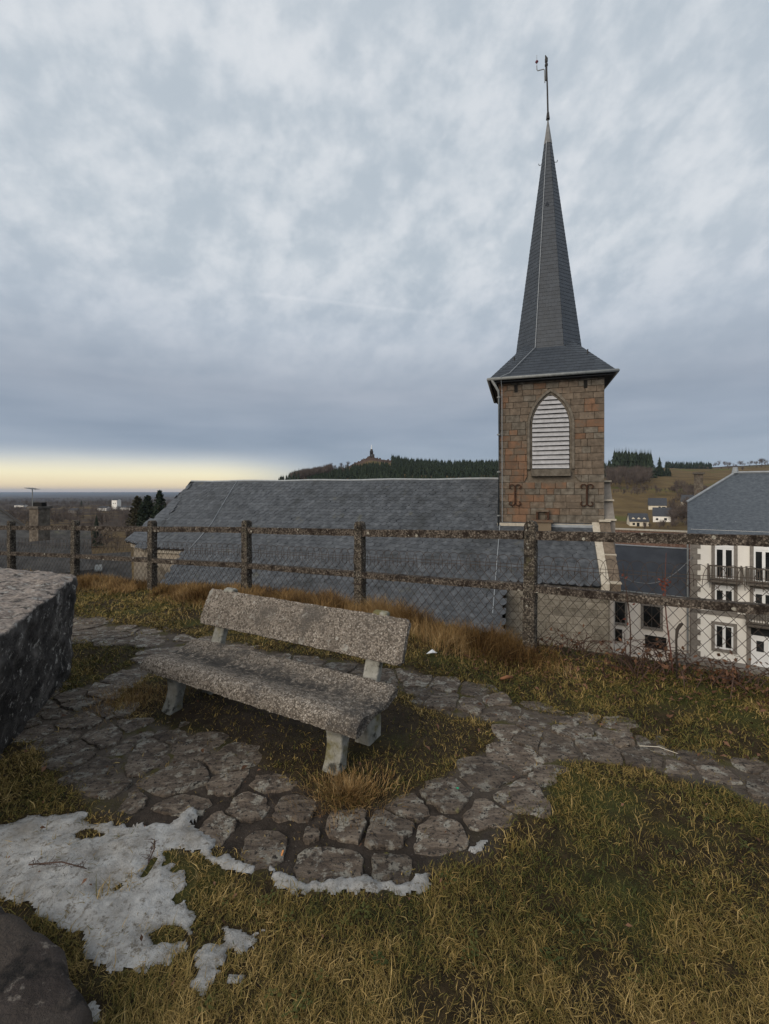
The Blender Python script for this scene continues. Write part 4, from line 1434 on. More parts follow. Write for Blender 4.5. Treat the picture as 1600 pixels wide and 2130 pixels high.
for s in (1.67, 3.50, 5.4):
    house_window(hs, s, -3.62, -1.50, .92)
    balcony(hs, s, -3.62)
    house_window(hs, s, -5.40, -3.98, .92)
house_window(hs, 1.66, -7.85, -6.40, .90, shutter_box=False)
balcony(hs, 3.50, -6.0)
m = MB()
for cs in (3.50 - .68, 3.50 + .68):
    m.box(Hh(cs, -.03, -7.35), HU * .2, HV * .1, CZ * 2.3)
m.box(Hh(3.50, -.03, -6.2), HU * 1.56, HV * .1, CZ * .2)
dr = m.build('door', MT['quoin'], hs)
m = MB(); m.box(Hh(3.50, .0, -7.6), HU * 1.16, HV * .05, CZ * 1.9); m.build('door_leaf', MT['white_paint'], dr)
m = MB(); m.box(Hh(3.50, -.01, -6.52), HU * 1.16, HV * .05, CZ * .42); m.build('transom_pane', MT['glass'], dr)
m = MB(); m.box(Hh(3.34, -.035, -7.35), HU * .34, HV * .02, CZ * .62); m.build('pane', MT['glass'], dr)
m = MB(); m.box(Hh(3.6, -.5, -8.62), HU * 9, HV * 1.1, CZ * .2); m.build('front_step', MT['quoin'], hs)
m = MB(); m.box(Hh(.5, 6.4, 1.9), HU * .55, HV * .55, CZ * 2.2); ch = m.build('chimney', MT['rubble'], hs)
m = MB(); m.box(Hh(.5, 6.4, 3.05), HU * .75, HV * .75, CZ * .12); m.build('chimney_cap', MT['balcony'], ch)

ax = thing('annex_house', 'low pinkish annex with smooth dark slate roof between church and white house', 'house', tuple(Hh(-5, 2, -10)))
m = MB(); m.prism([Hh(-9, .35, -10.5), Hh(-.05, .35, -10.5), Hh(-.05, 7.6, -10.5), Hh(-9, 7.6, -10.5)], (0, 0, 5.55)); m.build('wall', MT['render_pink'], ax)
m = MB(); m.prism([Hh(-9.1, .1, -4.92), Hh(-.07, .1, -4.92), Hh(-.07, 4.1, -2.35), Hh(-9.1, 4.1, -2.35)], (0, 0, -.12)); m.prism([Hh(-9.1, 4.1, -2.36), Hh(-.07, 4.1, -2.36), Hh(-.07, 8.0, -4.9), Hh(-9.1, 8.0, -4.9)], (0, 0, -.12)); r_ = m.build('roof', MT['far_slate'], ax)
m = MB(); m.tube([Hh(-9.1, 4.1, -2.33), Hh(-.07, 4.1, -2.33)], .06, 6); m.build('ridge_capping', MT['zinc'], r_)
m = MB(); m.tube([Hh(-9.1, .05, -5.0), Hh(-.1, .05, -5.0)], .06, 6); m.build('gutter', MT['zinc_dull'], ax)
for s in (-4.15, -2.12):
    m = MB()
    for (cs, cz, a, b) in ((s - .55, -6.55, .16, 1.4), (s + .55, -6.55, .16, 1.4), (s, -5.78, 1.26, .16), (s, -7.32, 1.26, .16)):
        m.box(Hh(cs, .32, cz), HU * a, HV * .1, CZ * b)
    w_ = m.build('window', MT['quoin'], ax)
    m = MB(); m.box(Hh(s, .345, -6.55), HU * .94, HV * .02, CZ * 1.4); m.build('pane', MT['glass'], w_)
    m = MB(); m.box(Hh(s, .32, -6.55), HU * .05, HV * .04, CZ * 1.4); m.build('mullion', MT['black_iron'], w_)
m = MB(); m.box(Hh(-4.4, .3, -8.1), HU * 1.1, HV * .12, CZ * .8); m.build('cellar_shade', MT['dark'], ax)  # solid dark boxes; the shade of cellar windows is in their colour
m = MB(); m.box(Hh(-1.9, .3, -8.2), HU * 1.2, HV * .12, CZ * .8); m.build('cellar_shade', MT['dark'], ax)
bw = thing('boundary_wall', 'old brown stone wall behind the annex roof', 'wall', tuple(Hh(-5, 14, -12)))
m = MB(); m.box(Hh(-6, 14, -6.5), HU * 20, HV * .5, CZ * 9.2); m.build('wall', MT['red_brick'], bw)
m = MB(); m.box(Hh(-6, 14, -1.85), HU * 20, HV * .62, CZ * .12); m.build('coping', MT['lime'], bw)
cb = MB(); A_ = at(1268, 1192, 20.); B_ = Hh(.1, -.1, -2.35)
cb.tube([A_ + (B_ - A_) * w - CZ * 1.0 * math.sin(w * math.pi) for w in np.linspace(0, 1, 16)], .022, 4)
tag(cb.build('overhead_cable', MT['lead']), 'pale overhead cable sagging across the dark annex roof', 'cable')


# ------------------------------------------------------------------ simple gabled houses
def gabled(name, label, base, yaw, w, dp, hw, hr, wallm, roofm, group=None, wins=(), dormers=0, chim=None, cat='house', depth=3):
    U = np.array([math.cos(yaw), -math.sin(yaw), 0]); Vv = np.array([math.sin(yaw), math.cos(yaw), 0])
    b = np.array(base, float)
    P = lambda s, v, z: b + s * U + v * Vv + z * CZ
    t_ = thing(name, label, cat, tuple(b), group)
    m = MB(); m.prism([P(-w / 2, 0, -depth), P(w / 2, 0, -depth), P(w / 2, dp, -depth), P(-w / 2, dp, -depth)], (0, 0, hw + depth))
    for s in (-1, 1):
        m.prism([P(s * w / 2, 0, hw), P(s * w / 2, dp, hw), P(s * w / 2, dp / 2, hw + hr)], -s * .3 * U)
    m.build('wall', wallm, t_)
    m = MB(); o = .3; q = hr / (dp / 2)
    m.prism([P(-w / 2 - o, -o, hw - o * q), P(w / 2 + o, -o, hw - o * q), P(w / 2 + o, dp / 2, hw + hr), P(-w / 2 - o, dp / 2, hw + hr)], (0, 0, .18))
    m.prism([P(-w / 2 - o, dp + o, hw - o * q), P(-w / 2 - o, dp / 2, hw + hr), P(w / 2 + o, dp / 2, hw + hr), P(w / 2 + o, dp + o, hw - o * q)], (0, 0, .175))
    rf = m.build('roof', roofm, t_)
    for (s, z, ww, hh) in wins:
        m = MB(); m.box(P(s, -.03, z + hh / 2), U * ww, Vv * .1, CZ * hh); m.build('window', MT['glass'], t_)
    for k in range(dormers):
        s = (k - (dormers - 1) / 2) * w / (dormers + .4)
        m = MB(); m.prism([P(s - .75, dp * .12, hw + .4), P(s + .75, dp * .12, hw + .4), P(s + .75, dp * .12, hw + 1.5), P(s, dp * .12, hw + 2.1), P(s - .75, dp * .12, hw + 1.5)], Vv * 2.0); d_ = m.build('dormer', wallm, rf)
    if chim:  # near-black; on holes and openings it stands for the shade inside
        s, v, ww, z0, z1 = chim
        m = MB(); m.box(P(s, v, (z0 + z1) / 2), U * ww, Vv * ww, CZ * (z1 - z0)); c_ = m.build('chimney', MT['red_brick'], t_)
        m = MB(); m.box(P(s, v, z1 + .06), U * ww * 1.25, Vv * ww * 1.25, CZ * .14); m.build('chimney_cap', MT['balcony'], t_)
    return t_


def tz(px, d):
    x = (px - 800) / F * d
    return (x, d, float(terr(np.array([x]), np.array([d]))[0]))


gabled('hillside_house', 'cream house with three roof dormers, lowest on the brown hillside right of the belfry', tz(1330, 252), .3, 9.5, 8, 3.0, 4.2, MT['render_cream'], MT['far_slate'], 'houses on the hillside', [(-2.8, .8, 1.2, 1.3), (-.6, .2, 1.4, 2), (2.6, .5, 1.2, 1.7)], 3)
gabled('hillside_house', 'pale gabled house with blue slate roof beside the three-dormer house', tz(1377, 262), .55, 9.0, 8.5, 3.6, 4.6, MT['render_white'], MT['far_slate'], 'houses on the hillside', [(-2.4, 1, 1.2, 1.2), (1.8, 1, 1.4, 1.4)])
gabled('hillside_house', 'long cream house with dark roof standing uphill of two pale houses', tz(1368, 320), .5, 11, 9, 3.0, 5.0, MT['render_cream'], MT['far_slate'], 'houses on the hillside', [(1.2, .6, 1.3, 1.6), (3.8, .6, 2.2, 1.4)])
gabled('hillside_house', 'cream gable half hidden behind the white house roof', tz(1432, 318), .75, 9, 8, 4.0, 4.6, MT['render_cream'], MT['far_slate'], 'houses on the hillside')
# village and farms on the left
gabled('mill_building', 'tall pale tower-like building far off on the plain', tz(238, 740), .2, 10, 9, 15, 2, MT['render_white'], MT['far_slate'], None, [(-2, 9, 1.5, 1.5), (2, 9, 1.5, 1.5)], cat='building')
for (px, d, w, lab) in ((212, 690, 16, 'low pale shed just left of the tall far building'), (262, 700, 20, 'long low pale shed right of the tall far building'), (40, 1000, 26, 'white farm sheds far out on the plain beside the aerial'), (150, 620, 14, 'lone grey barn by the ochre field on the plain')):
    gabled('farm_shed', lab, tz(px, d), .2, w, 9, 4.0, 2.5, MT['render_white'] if 'grey' not in lab else MT['quoin'], MT['far_slate'], 'sheds on the plain', cat='shed')

# near village roofs at the left edge
t_ = thing('village_house', 'dark slate roofed village house with a rubble chimney at the far left', 'house', (-19, 22, -8))
A0 = at(150, 1166, 21.); A1 = at(-2, 1059, 24.5); dU = np.array([-.62, -.78, 0.])
m = MB(); m.prism([A0, A1, A1 + dU * 14, A0 + dU * 14], (0, 0, -.14)); m.prism([A1, A1 + np.array([-4.6, 2.6, -3.0]), A1 + np.array([-4.6, 2.6, -3.0]) + dU * 14, A1 + dU * 14], (0, 0, -.14)); rf = m.build('roof', MT['old_slate'], t_)
m = MB(); m.tube([A0 + CZ * .05, A1 + CZ * .05], .07, 5); m.build('verge', MT['black_iron'], rf)
A2 = A1 + np.array([-4.6, 2.6, -3.0])
m = MB(); m.prism([A0 + dU * .3 - CZ * .2, A1 + dU * .3 - CZ * .2, A2 + dU * .3 - CZ * .2, A2 + dU * .3 - CZ * 9, A0 + dU * .3 - CZ * 9], dU * .3); m.build('wall', MT['old_cream'], t_)
cc = at(83, 1100, 22.0)
m = MB(); m.box(cc + CZ * -.55, np.array([.56, -.16, 0]), np.array([.16, .56, 0]), CZ * 3.1); ch = m.build('chimney', MT['rubble'], t_)
m = MB(); m.box(cc + CZ * 1.06, np.array([.70, -.2, 0]), np.array([.2, .70, 0]), CZ * .10); m.build('chimney_cap', MT['balcony'], ch)
m = MB(); m.box(cc + CZ * 1.2, np.array([.5, -.1, 0]), np.array([.1, .2, 0]), CZ * .2); m.build('chimney_pot', MT['dark'], ch)
m = MB(); m.box(at(47, 1158, 20.5) + CZ * .0, np.array([.5, 0, 0]), np.array([0, .35, .16]), CZ * .08); m.build('skylight', MT['zinc'], rf)
aer = thing('television_aerial', 'thin television aerial on a mast above the rubble chimney', 'aerial', tuple(at(68, 1060, 22.2)))
m = MB(); m.tube([at(68, 1062, 22.2), at(67.5, 1017, 22.2)], .022, 5); m.build('mast', MT['zinc_dull'], aer)
m = MB(); m.tube([at(59, 1015, 22.4), at(75, 1018, 22.0)], .018, 4); m.build('boom', MT['zinc_dull'], aer)
for k in range(6):
    c_ = at(60 + 2.8 * k, 1015 + .5 * k, 22.35 - .06 * k)
    m = MB(); m.tube([c_ + np.array([-.05, -.22, 0]), c_ + np.array([.05, .22, 0])], .012, 4); m.build('element', MT['zinc_dull'], aer)
gabled('village_house', 'low village house with pale gable behind the granite block', tuple(at(70, 1215, 17.5)), -.95, 3.4, 3.2, .35, 1.0, MT['old_cream'], MT['old_slate'], None, depth=5)
t3 = gabled('village_house', 'dark roofed village house with a small rooflight below the apse', tuple(at(212, 1228, 22)), -.55, 2.0, 3.2, .2, 1.25, MT['red_brick'], MT['old_slate'], None, depth=5)
m = MB(); c_ = at(205, 1188, 22.4); m.box(c_ + CZ * .16, np.array([.28, .15, 0]), np.array([-.15, .26, .24]), CZ * .06); m.build('rooflight', MT['zinc_dull'], t3)
gabled('village_house', 'village house with skylights just right of the rubble chimney', tuple(at(118, 1192, 27)), -.62, 3.0, 4.5, .4, 1.9, MT['old_cream'], MT['old_slate'], None, depth=5)

# ------------------------------------------------------------------ monument on the knob
mx, my, mz = tz(773, 775)
mon = thing('monument', 'dark ruined chapel tower on the rocky hilltop carrying a small white statue', 'monument', (mx, my, mz))
b = np.array([mx, my, mz])
m = MB()
m.box(b + np.array([-2.0, 0, 4.2]), (1.7, 0, 0), (0, 6, 0), (0, 0, 10.5)); m.box(b + np.array([2.0, 0, 4.2]), (1.9, 0, 0), (0, 6, 0), (0, 0, 10.5)); m.box(b + np.array([0, 0, 8.5]), (5.7, 0, 0), (0, 6, 0), (0, 0, 2.6)); m.box(b + np.array([0, 1.8, 4.5]), (3.4, 0, 0), (0, 1.6, 0), (0, 0, 9))
m.tube([b + CZ * 9.6, b + CZ * 12.5, b + CZ * 13.6], [2.4, 2.2, 1.5], 10)
m.box(b + np.array([4.0, 0, 1.6]), (2.0, 0, 0), (0, 5, 0), (0, 0, 6.0))
dkst = M('dark_lava', [(.035, .03, .03), (.07, .06, .058)], .6, .95)
m.build('tower', dkst, mon)
m = MB(); m.tube([b + CZ * z_ for z_ in (13.5, 15, 17, 19, 20.2, 21.2)], [1.0, .8, .75, .6, .45, .15], 8); m.build('statue', MT['white_paint'], mon)
m = MB(); m.box(b + np.array([.2, .9, 3.2]), (2.0, 0, 0), (0, .3, 0), (0, 0, 4.0)); m.build('doorway', MT['render_white'], mon)
# rock around it
rk = []
rm = MB()
for k in range(40):
    px = random.uniform(738, 815); d = random.uniform(745, 790)
    x, y, z = tz(px, d)
    s = random.uniform(1.5, 3.2)
    rm.box((x, y, z + .3), (s, random.uniform(-1, 1), 0), (0, s, random.uniform(-1, 1)), (random.uniform(-1, 1), 0, s * .8))
rocko = rm.build('rock_outcrop', M('red_rock', [(.06, .04, .034), (.11, .075, .06)], .3, .95))
tag(rocko, 'reddish rocks crusting the knob below the ruined tower', kind='stuff')


# ------------------------------------------------------------------ trees
def conifer_arr(h, r, layers, br, seed=0, twig=1.0):
    rnd = random.Random(seed)
    V = []; FC = []
    for i in range(layers):
        f = i / (layers - 1)
        z = h * (.10 + .9 * f)
        R = r * (1 - f) ** .85 * rnd.uniform(.8, 1.15) + .03 * r
        for k in range(br):
            a = 2 * math.pi * (k + rnd.random()) / br
            L = R * rnd.uniform(.65, 1.2)
            dr = h / layers * rnd.uniform(.8, 1.7)
            w = L * .42
            c, s = math.cos(a), math.sin(a)
            b_ = len(V)
            V += [(0, 0, z + h / layers * 1.0), (c * L * .6 - s * w, s * L * .6 + c * w, z - dr * .3), (c * L, s * L, z - dr * .6), (c * L * .6 + s * w, s * L * .6 - c * w, z - dr * .3)]
            FC += [(b_, b_ + 1, b_ + 2), (b_, b_ + 2, b_ + 3)]
    return np.array(V), FC


def tree(name, label, base, h, r, crown, mats, group=None):
    t_ = thing(name, label, 'tree', base, group)
    m = MB(); m.tube([np.array(base) - CZ * .5, np.array(base) + CZ * h * .55, np.array(base) + CZ * h * .95], [r * .09 + .05, r * .05 + .03, .02], 6); m.build('trunk', mats[1], t_)
    V, FC = crown
    mob('crown', V + np.array(base), FC, mats[0], t_)
    return t_


MT['needles'] = M('needles', [(.010, .017, .011), (.020, .030, .018), (.034, .044, .022)], .7, .9, rnd=.3)
MT['bark'] = M('bark', [(.03, .024, .02), (.06, .048, .04)], 3, .95)
MT['bare'] = M('bare_twigs', [(.055, .043, .038), (.085, .068, .06), (.12, .095, .08)], .25, .95, rnd=.25)


def cloud_arr(h, r, n, size, seed, z0=.25):
    """upright evergreen crown made of many small leaf sprays"""
    g = np.random.default_rng(seed)
    V = []; FC = []
    k = 0
    while k < n:
        z = g.uniform(z0, 1); a = g.uniform(0, 6.283)
        R = r * (1 - ((z - z0) / (1 - z0)) ** 2.2) ** .8 * math.sqrt(g.uniform(.15, 1)) * (.8 + .4 * float(vn(a * 2, z * 5, seed)))
        p = np.array([math.cos(a) * R, math.sin(a) * R, z * h])
        d1 = g.normal(size=3); d1 /= np.linalg.norm(d1); d2 = np.cross(d1, g.normal(size=3)); d2 /= np.linalg.norm(d2)
        s = size * g.uniform(.6, 1.4)
        b_ = len(V)
        V += [p, p + d1 * s + d2 * s * .35, p + d1 * s * 1.4, p + d1 * s - d2 * s * .35]
        FC.append((b_, b_ + 1, b_ + 2, b_ + 3)); k += 1
    return np.array(V), FC


def bare_arr(h, r, seed, n=90):
    """leafless crown: limbs and fans of twigs"""
    g = random.Random(seed)
    V = []; FC = []

    def stick(a, b, w):
        a = np.array(a); b = np.array(b)
        d = b - a; s = np.cross(d, (g.random() - .5, g.random() - .5, .2)); s = s / (np.linalg.norm(s) + 1e-9) * w
        i = len(V); V.extend([a - s, a + s, b + s * .3, b - s * .3]); FC.append((i, i + 1, i + 2, i + 3))
    for k in range(n):
        z = g.uniform(.3, .55) * h
        a = g.uniform(0, 6.283); el = g.uniform(.25, 1.35)
        L = r * g.uniform(.7, 1.1)
        p0 = (0, 0, z); p1 = (math.cos(a) * math.cos(el) * L * .55, math.sin(a) * math.cos(el) * L * .55, z + (h - z) * .55 * math.sin(el) * g.uniform(.7, 1.1))
        p2 = (math.cos(a) * math.cos(el) * L + g.gauss(0, .12 * r), math.sin(a) * math.cos(el) * L + g.gauss(0, .12 * r), z + (h - z) * math.sin(el) * g.uniform(.8, 1.05))
        stick(p0, p1, .012 * h); stick(p1, p2, .008 * h)
        for q in range(2):
            p3 = np.array(p1) * .4 + np.array(p2) * .6 + np.array([g.gauss(0, .2 * r), g.gauss(0, .2 * r), g.uniform(0, .2 * h)])
            stick(p1, p3, .006 * h)
    return np.array(V), FC


tree('conifer_tree', 'lone spiky conifer right of the dark hilltop wood', tz(1372, 640), 26, 8, conifer_arr(26, 8, 16, 9, 5), (MT['needles'], MT['bark']))
tree('conifer_tree', 'small dark pointed conifer just left of the church, behind the top rail', tz(201, 118), 8.4, 2.0, conifer_arr(8.4, 2.0, 20, 11, 6), (MT['needles'], MT['bark']))
tree('evergreen_tree', 'dark upright evergreen nearest the church hip, tallest of three', tz(333, 150), 15.6, 2.7, cloud_arr(15.6, 2.7, 1800, .6, 3, .08), (MT['needles'], MT['bark']), 'evergreens beside the church')
tree('evergreen_tree', 'broad dark evergreen in the middle of three beside the church', tz(307, 152), 14.0, 3.6, cloud_arr(14.0, 3.6, 2200, .65, 4, .04), (MT['needles'], MT['bark']), 'evergreens beside the church')
MT['olive'] = M('olive_needles', [(.028, .026, .014), (.05, .044, .022)], .7, .9)
tree('evergreen_tree', 'olive brown evergreen leftmost of three beside the church', tz(287, 156), 13.8, 3.4, cloud_arr(13.8, 3.4, 2000, .65, 8, .04), (MT['olive'], MT['bark']), 'evergreens beside the church')
for k, (px, lab) in enumerate(((683, 'round bare tree on the skyline, farthest left of the monument'), (697, 'faint bare tree on the skyline, second from the left of the monument'), (710, 'largest bare round tree on the skyline left of the monument'), (724, 'bare round tree on the skyline nearest the monument on its left'))):
    tree('bare_tree', lab, tz(px, 790), 11 + 2 * (k == 2), 5, bare_arr(11 + 2 * (k == 2), 5, k, 50), (MT['bare'], MT['bark']), 'bare trees on the skyline')
tree('bare_tree', 'bare tree standing on the hilltop field at the far right skyline', tz(1585, 1350), 22, 13, bare_arr(22, 13, 31, 70), (MT['bare'], MT['bark']))

# woods that read as one mass
cp_ = [conifer_arr(11, 2.9, 7, 6, s) for s in (1, 2, 3)]


def wood(name, label, spots, protos, mat):
    Vs = []; Fs = []; ts = []; n = 0
    for k, (x, y, z, s, sw) in enumerate(spots):
        V, FC = protos[k % len(protos)]
        a = random.uniform(0, 6.28); c, sn = math.cos(a), math.sin(a)
        W = np.stack([(V[:, 0] * c - V[:, 1] * sn) * sw + x, (V[:, 0] * sn + V[:, 1] * c) * sw + y, V[:, 2] * s + z - .3], -1)
        Vs.append(W); Fs.extend([tuple(i + n for i in q) for q in FC]); ts.append(np.full(len(V), random.random())); n += len(V)
    o = mob(name, np.concatenate(Vs), Fs, mat, None, False, {'tone': np.concatenate(ts)})
    tag(o, label, kind='stuff')


def scatter(n, pxr, dr, h0, h1, keep=lambda px, d, z: True):
    out = []
    for _ in range(n):
        d = random.uniform(*dr); px = random.uniform(*pxr)
        x, y, z = tz(px, d)
        if keep(px, d, z):
            s = random.uniform(h0, h1)
            out.append((x, y, z, s, s * random.uniform(.85, 1.2)))
    return out


sp1 = scatter(1500, (815, 1075), (560, 880), .75, 1.3) + scatter(500, (640, 1075), (400, 560), .8, 1.2) + scatter(330, (735, 830), (520, 660), .6, .95) + scatter(110, (580, 622), (520, 800), .9, 1.7) + scatter(260, (640, 745), (540, 690), .7, 1.0)
wood('conifer_forest', 'dark conifer forest covering the hill behind the nave ridge', sp1, cp_, MT['needles'])
bp = [bare_arr(12, 4.5, s, 26) for s in (11, 12, 13)]
wood('bare_woodland', 'brown leafless wood on the hill shoulder left of the monument', scatter(420, (606, 690), (600, 790), .8, 1.45) + scatter(90, (680, 725), (600, 760), .4, .8), bp, MT['bare'])
wood('hilltop_wood', 'dark conifer wood on the hilltop right of the belfry', scatter(150, (1278, 1355), (560, 660), 2.0, 3.1) + scatter(90, (1240, 1290), (540, 640), 1.0, 1.7) + scatter(40, (1345, 1395), (600, 660), .8, 1.5) + scatter(160, (1385, 1480), (1050, 1200), 1.0, 1.7), cp_, MT['needles'])
wood('bare_thicket', 'grey leafless thicket and hedges on the hillside right of the belfry', scatter(170, (1262, 1352), (430, 560), .8, 1.5) + scatter(110, (1270, 1470), (395, 425), .3, .6) + scatter(60, (1405, 1470), (330, 420), .5, 1.0) + scatter(40, (1398, 1445), (230, 300), .5, 1.0) + scatter(26, (1335, 1440), (205, 235), .25, .45) + scatter(120, (1480, 1900), (1100, 1700), .8, 1.8) + scatter(40, (1440, 1620), (800, 1000), .3, .8), bp, MT['bare'])
sp3 = []
for lo, hi, n, a, b_ in ((90, 200, 260, .35, .75), (200, 420, 800, .5, .95), (420, 900, 1100, .6, 1.1), (900, 2000, 1000, .9, 1.7), (2000, 4500, 700, 1.2, 2.4)):
    sp3 += scatter(n, (-260, 600), (lo, hi), a, b_, lambda px, d, z: float(fbm(px / 60, math.log(d) * 9, 91, 3)) > .42)
bp2 = [bare_arr(10, 5, s, 14) for s in (21, 22, 23)]
wood('plain_woodland', 'brown winter woods and hedgerows spread over the plain at the left', sp3, bp2, MT['bare'])
sp4 = scatter(90, (-200, 560), (500, 3000), .8, 1.5, lambda px, d, z: float(fbm(px / 40, math.log(d) * 6, 92, 3)) > .55)
wood('conifer_copses', 'small dark conifer copses dotted over the far plain', sp4, cp_, MT['needles'])

# ------------------------------------------------------------------ air
hz = MB()
hz.box((0, 13600, 10), (130000, 0, 0), (0, 27600, 0), (0, 0, 290))
hm = bpy.data.materials.new('haze_air'); hm.use_nodes = True
ht = hm.node_tree; ht.nodes.clear()
ho = nd(ht, 'ShaderNodeOutputMaterial')
pv = nd(ht, 'ShaderNodeVolumePrincipled', {'Color': (.50, .62, .80, 1), 'Density': 4.2e-5, 'Anisotropy': 0.0})
ht.links.new(pv.outputs[0], ho.inputs['Volume'])
haze = hz.build('haze', hm, None, False, origin=(0, 0, -135))
tag(haze, 'thin blue winter haze over the plain', kind='stuff')


# ------------------------------------------------------------------ rough solids
def lattice(fn, na, nb, nc, amp=0.0, sc=10.0, amp2=0.0, sc2=50.0, seed=0):
    """closed surface of a box lattice; fn maps arrays a, b, c in 0..1 to points; displaced by noise"""
    ids = {}
    L = []
    def vid(i, j, k):
        key = (i, j, k)
        if key not in ids:
            ids[key] = len(L); L.append((i / na, j / nb, k / nc))
        return ids[key]
    FC = []
    for i in range(na):
        for j in range(nb):
            FC.append((vid(i, j, 0), vid(i, j + 1, 0), vid(i + 1, j + 1, 0), vid(i + 1, j, 0)))
            FC.append((vid(i, j, nc), vid(i + 1, j, nc), vid(i + 1, j + 1, nc), vid(i, j + 1, nc)))
    for i in range(na):
        for k in range(nc):
            FC.append((vid(i, 0, k), vid(i + 1, 0, k), vid(i + 1, 0, k + 1), vid(i, 0, k + 1)))
            FC.append((vid(i, nb, k), vid(i, nb, k + 1), vid(i + 1, nb, k + 1), vid(i + 1, nb, k)))
    for j in range(nb):
        for k in range(nc):
            FC.append((vid(0, j, k), vid(0, j, k + 1), vid(0, j + 1, k + 1), vid(0, j + 1, k)))
            FC.append((vid(na, j, k), vid(na, j + 1, k), vid(na, j + 1, k + 1), vid(na, j, k + 1)))
    A = np.array(L)
    V = fn(A[:, 0], A[:, 1], A[:, 2])
    if amp or amp2:
        for ax_ in range(3):
            V[:, ax_] += (n3(V + ax_ * 3.3, sc, seed + ax_) - .5) * 2 * amp + (n3(V + ax_ * 7.1, sc2, seed + 10 + ax_) - .5) * 2 * amp2
    return V, FC


def hexa(corners, round_=0.0):
    """trilinear map of 8 corners, index a + 2b + 4c"""
    K = np.array(corners, float)
    def fn(a, b, c):
        if round_:
            q = np.stack([a, b, c], -1) * 2 - 1
            m_ = np.sort(np.abs(q), -1)
            f = 1 - round_ * np.clip(m_[:, 1] - .8, 0, 1) * 2.0 - round_ * np.clip(m_[:, 0] - .8, 0, 1) * 2.0
            q = q * f[:, None]
            a, b, c = ((q + 1) / 2).T
        out = 0
        for i in range(8):
            w = (a if i & 1 else 1 - a) * (b if i & 2 else 1 - b) * (c if i & 4 else 1 - c)
            out = out + w[:, None] * K[i]
        return out
    return fn


# ------------------------------------------------------------------ fence of concrete posts, rails and wire netting
fence = thing('fence', 'weathered concrete post and rail fence backed with looped wire netting', 'fence', (-2, 6.7, 0))
NP_ = len(FP)
FD = [(FP[min(i + 1, NP_ - 1)] - FP[max(i - 1, 0)]) for i in range(NP_)]
for i in range(NP_):
    if i in (0, NP_ - 1):
        continue
    d = FD[i] / np.linalg.norm(FD[i]); nrm2 = np.array([-d[1], d[0]])
    if nrm2[1] > 0:
        nrm2 = -nrm2
    top = FZT[i] + .15; bot = FZG[i] - .3
    w, dp = .062, .055
    lean = random.gauss(0, .016)
    def fn(a, b, c, x=FP[i, 0], y=FP[i, 1]):
        s = (a - .5) * 2 * w; t_ = (b - .5) * 2 * dp
        zt = top - (1 - np.sqrt(np.clip(1 - (np.abs(a - .5) * 2) ** 2 * .97, 0, 1))) * w * .95
        z = bot + (zt - bot) * c
        taper = 1 + .10 * (1 - c)
        s = s * taper + lean * (z - bot)
        cham = np.where((np.abs(a - .5) > .49) & (np.abs(b - .5) > .49), .86, 1.0)
        s = s * cham
        return np.stack([x + s * d[0] + t_ * nrm2[0], y + s * d[1] + t_ * nrm2[1], z], -1)
    V, FC = lattice(fn, 6, 4, 44, .006, 8, .006, 30, 3 + i)
    post = mob('post', V, FC, MT['post'], fence, False)
    # dark discs near the head and lower down, painted as the holes' shade
    for hz_ in (top - .075, top - .16, FZT[i] - .62):
        m = MB()
        c_ = np.array([FP[i, 0], FP[i, 1], hz_]) + np.array([nrm2[0], nrm2[1], 0]) * (dp * 1.02 + .001)
        m.tube([c_, c_ + np.array([nrm2[0], nrm2[1], 0]) * .004], .012 if hz_ > top - .1 else .008, 8); m.build('hole_shade_disc', MT['dark'], post)
    zw = FZT[i] - .66
    m = MB()
    for rep in range(2):
        ring = [np.array([FP[i, 0], FP[i, 1], zw + .012 * rep]) + np.array([d[0], d[1], 0]) * a_ * w * 1.16 + np.array([nrm2[0], nrm2[1], 0]) * b_ * dp * 1.2 for a_, b_ in ((-1, -1), (1, -1), (1, 1), (-1, 1), (-1, -1))]
        m.tube(ring, .0035, 4)
    m.build('tie_wire', MT['wire'], post)
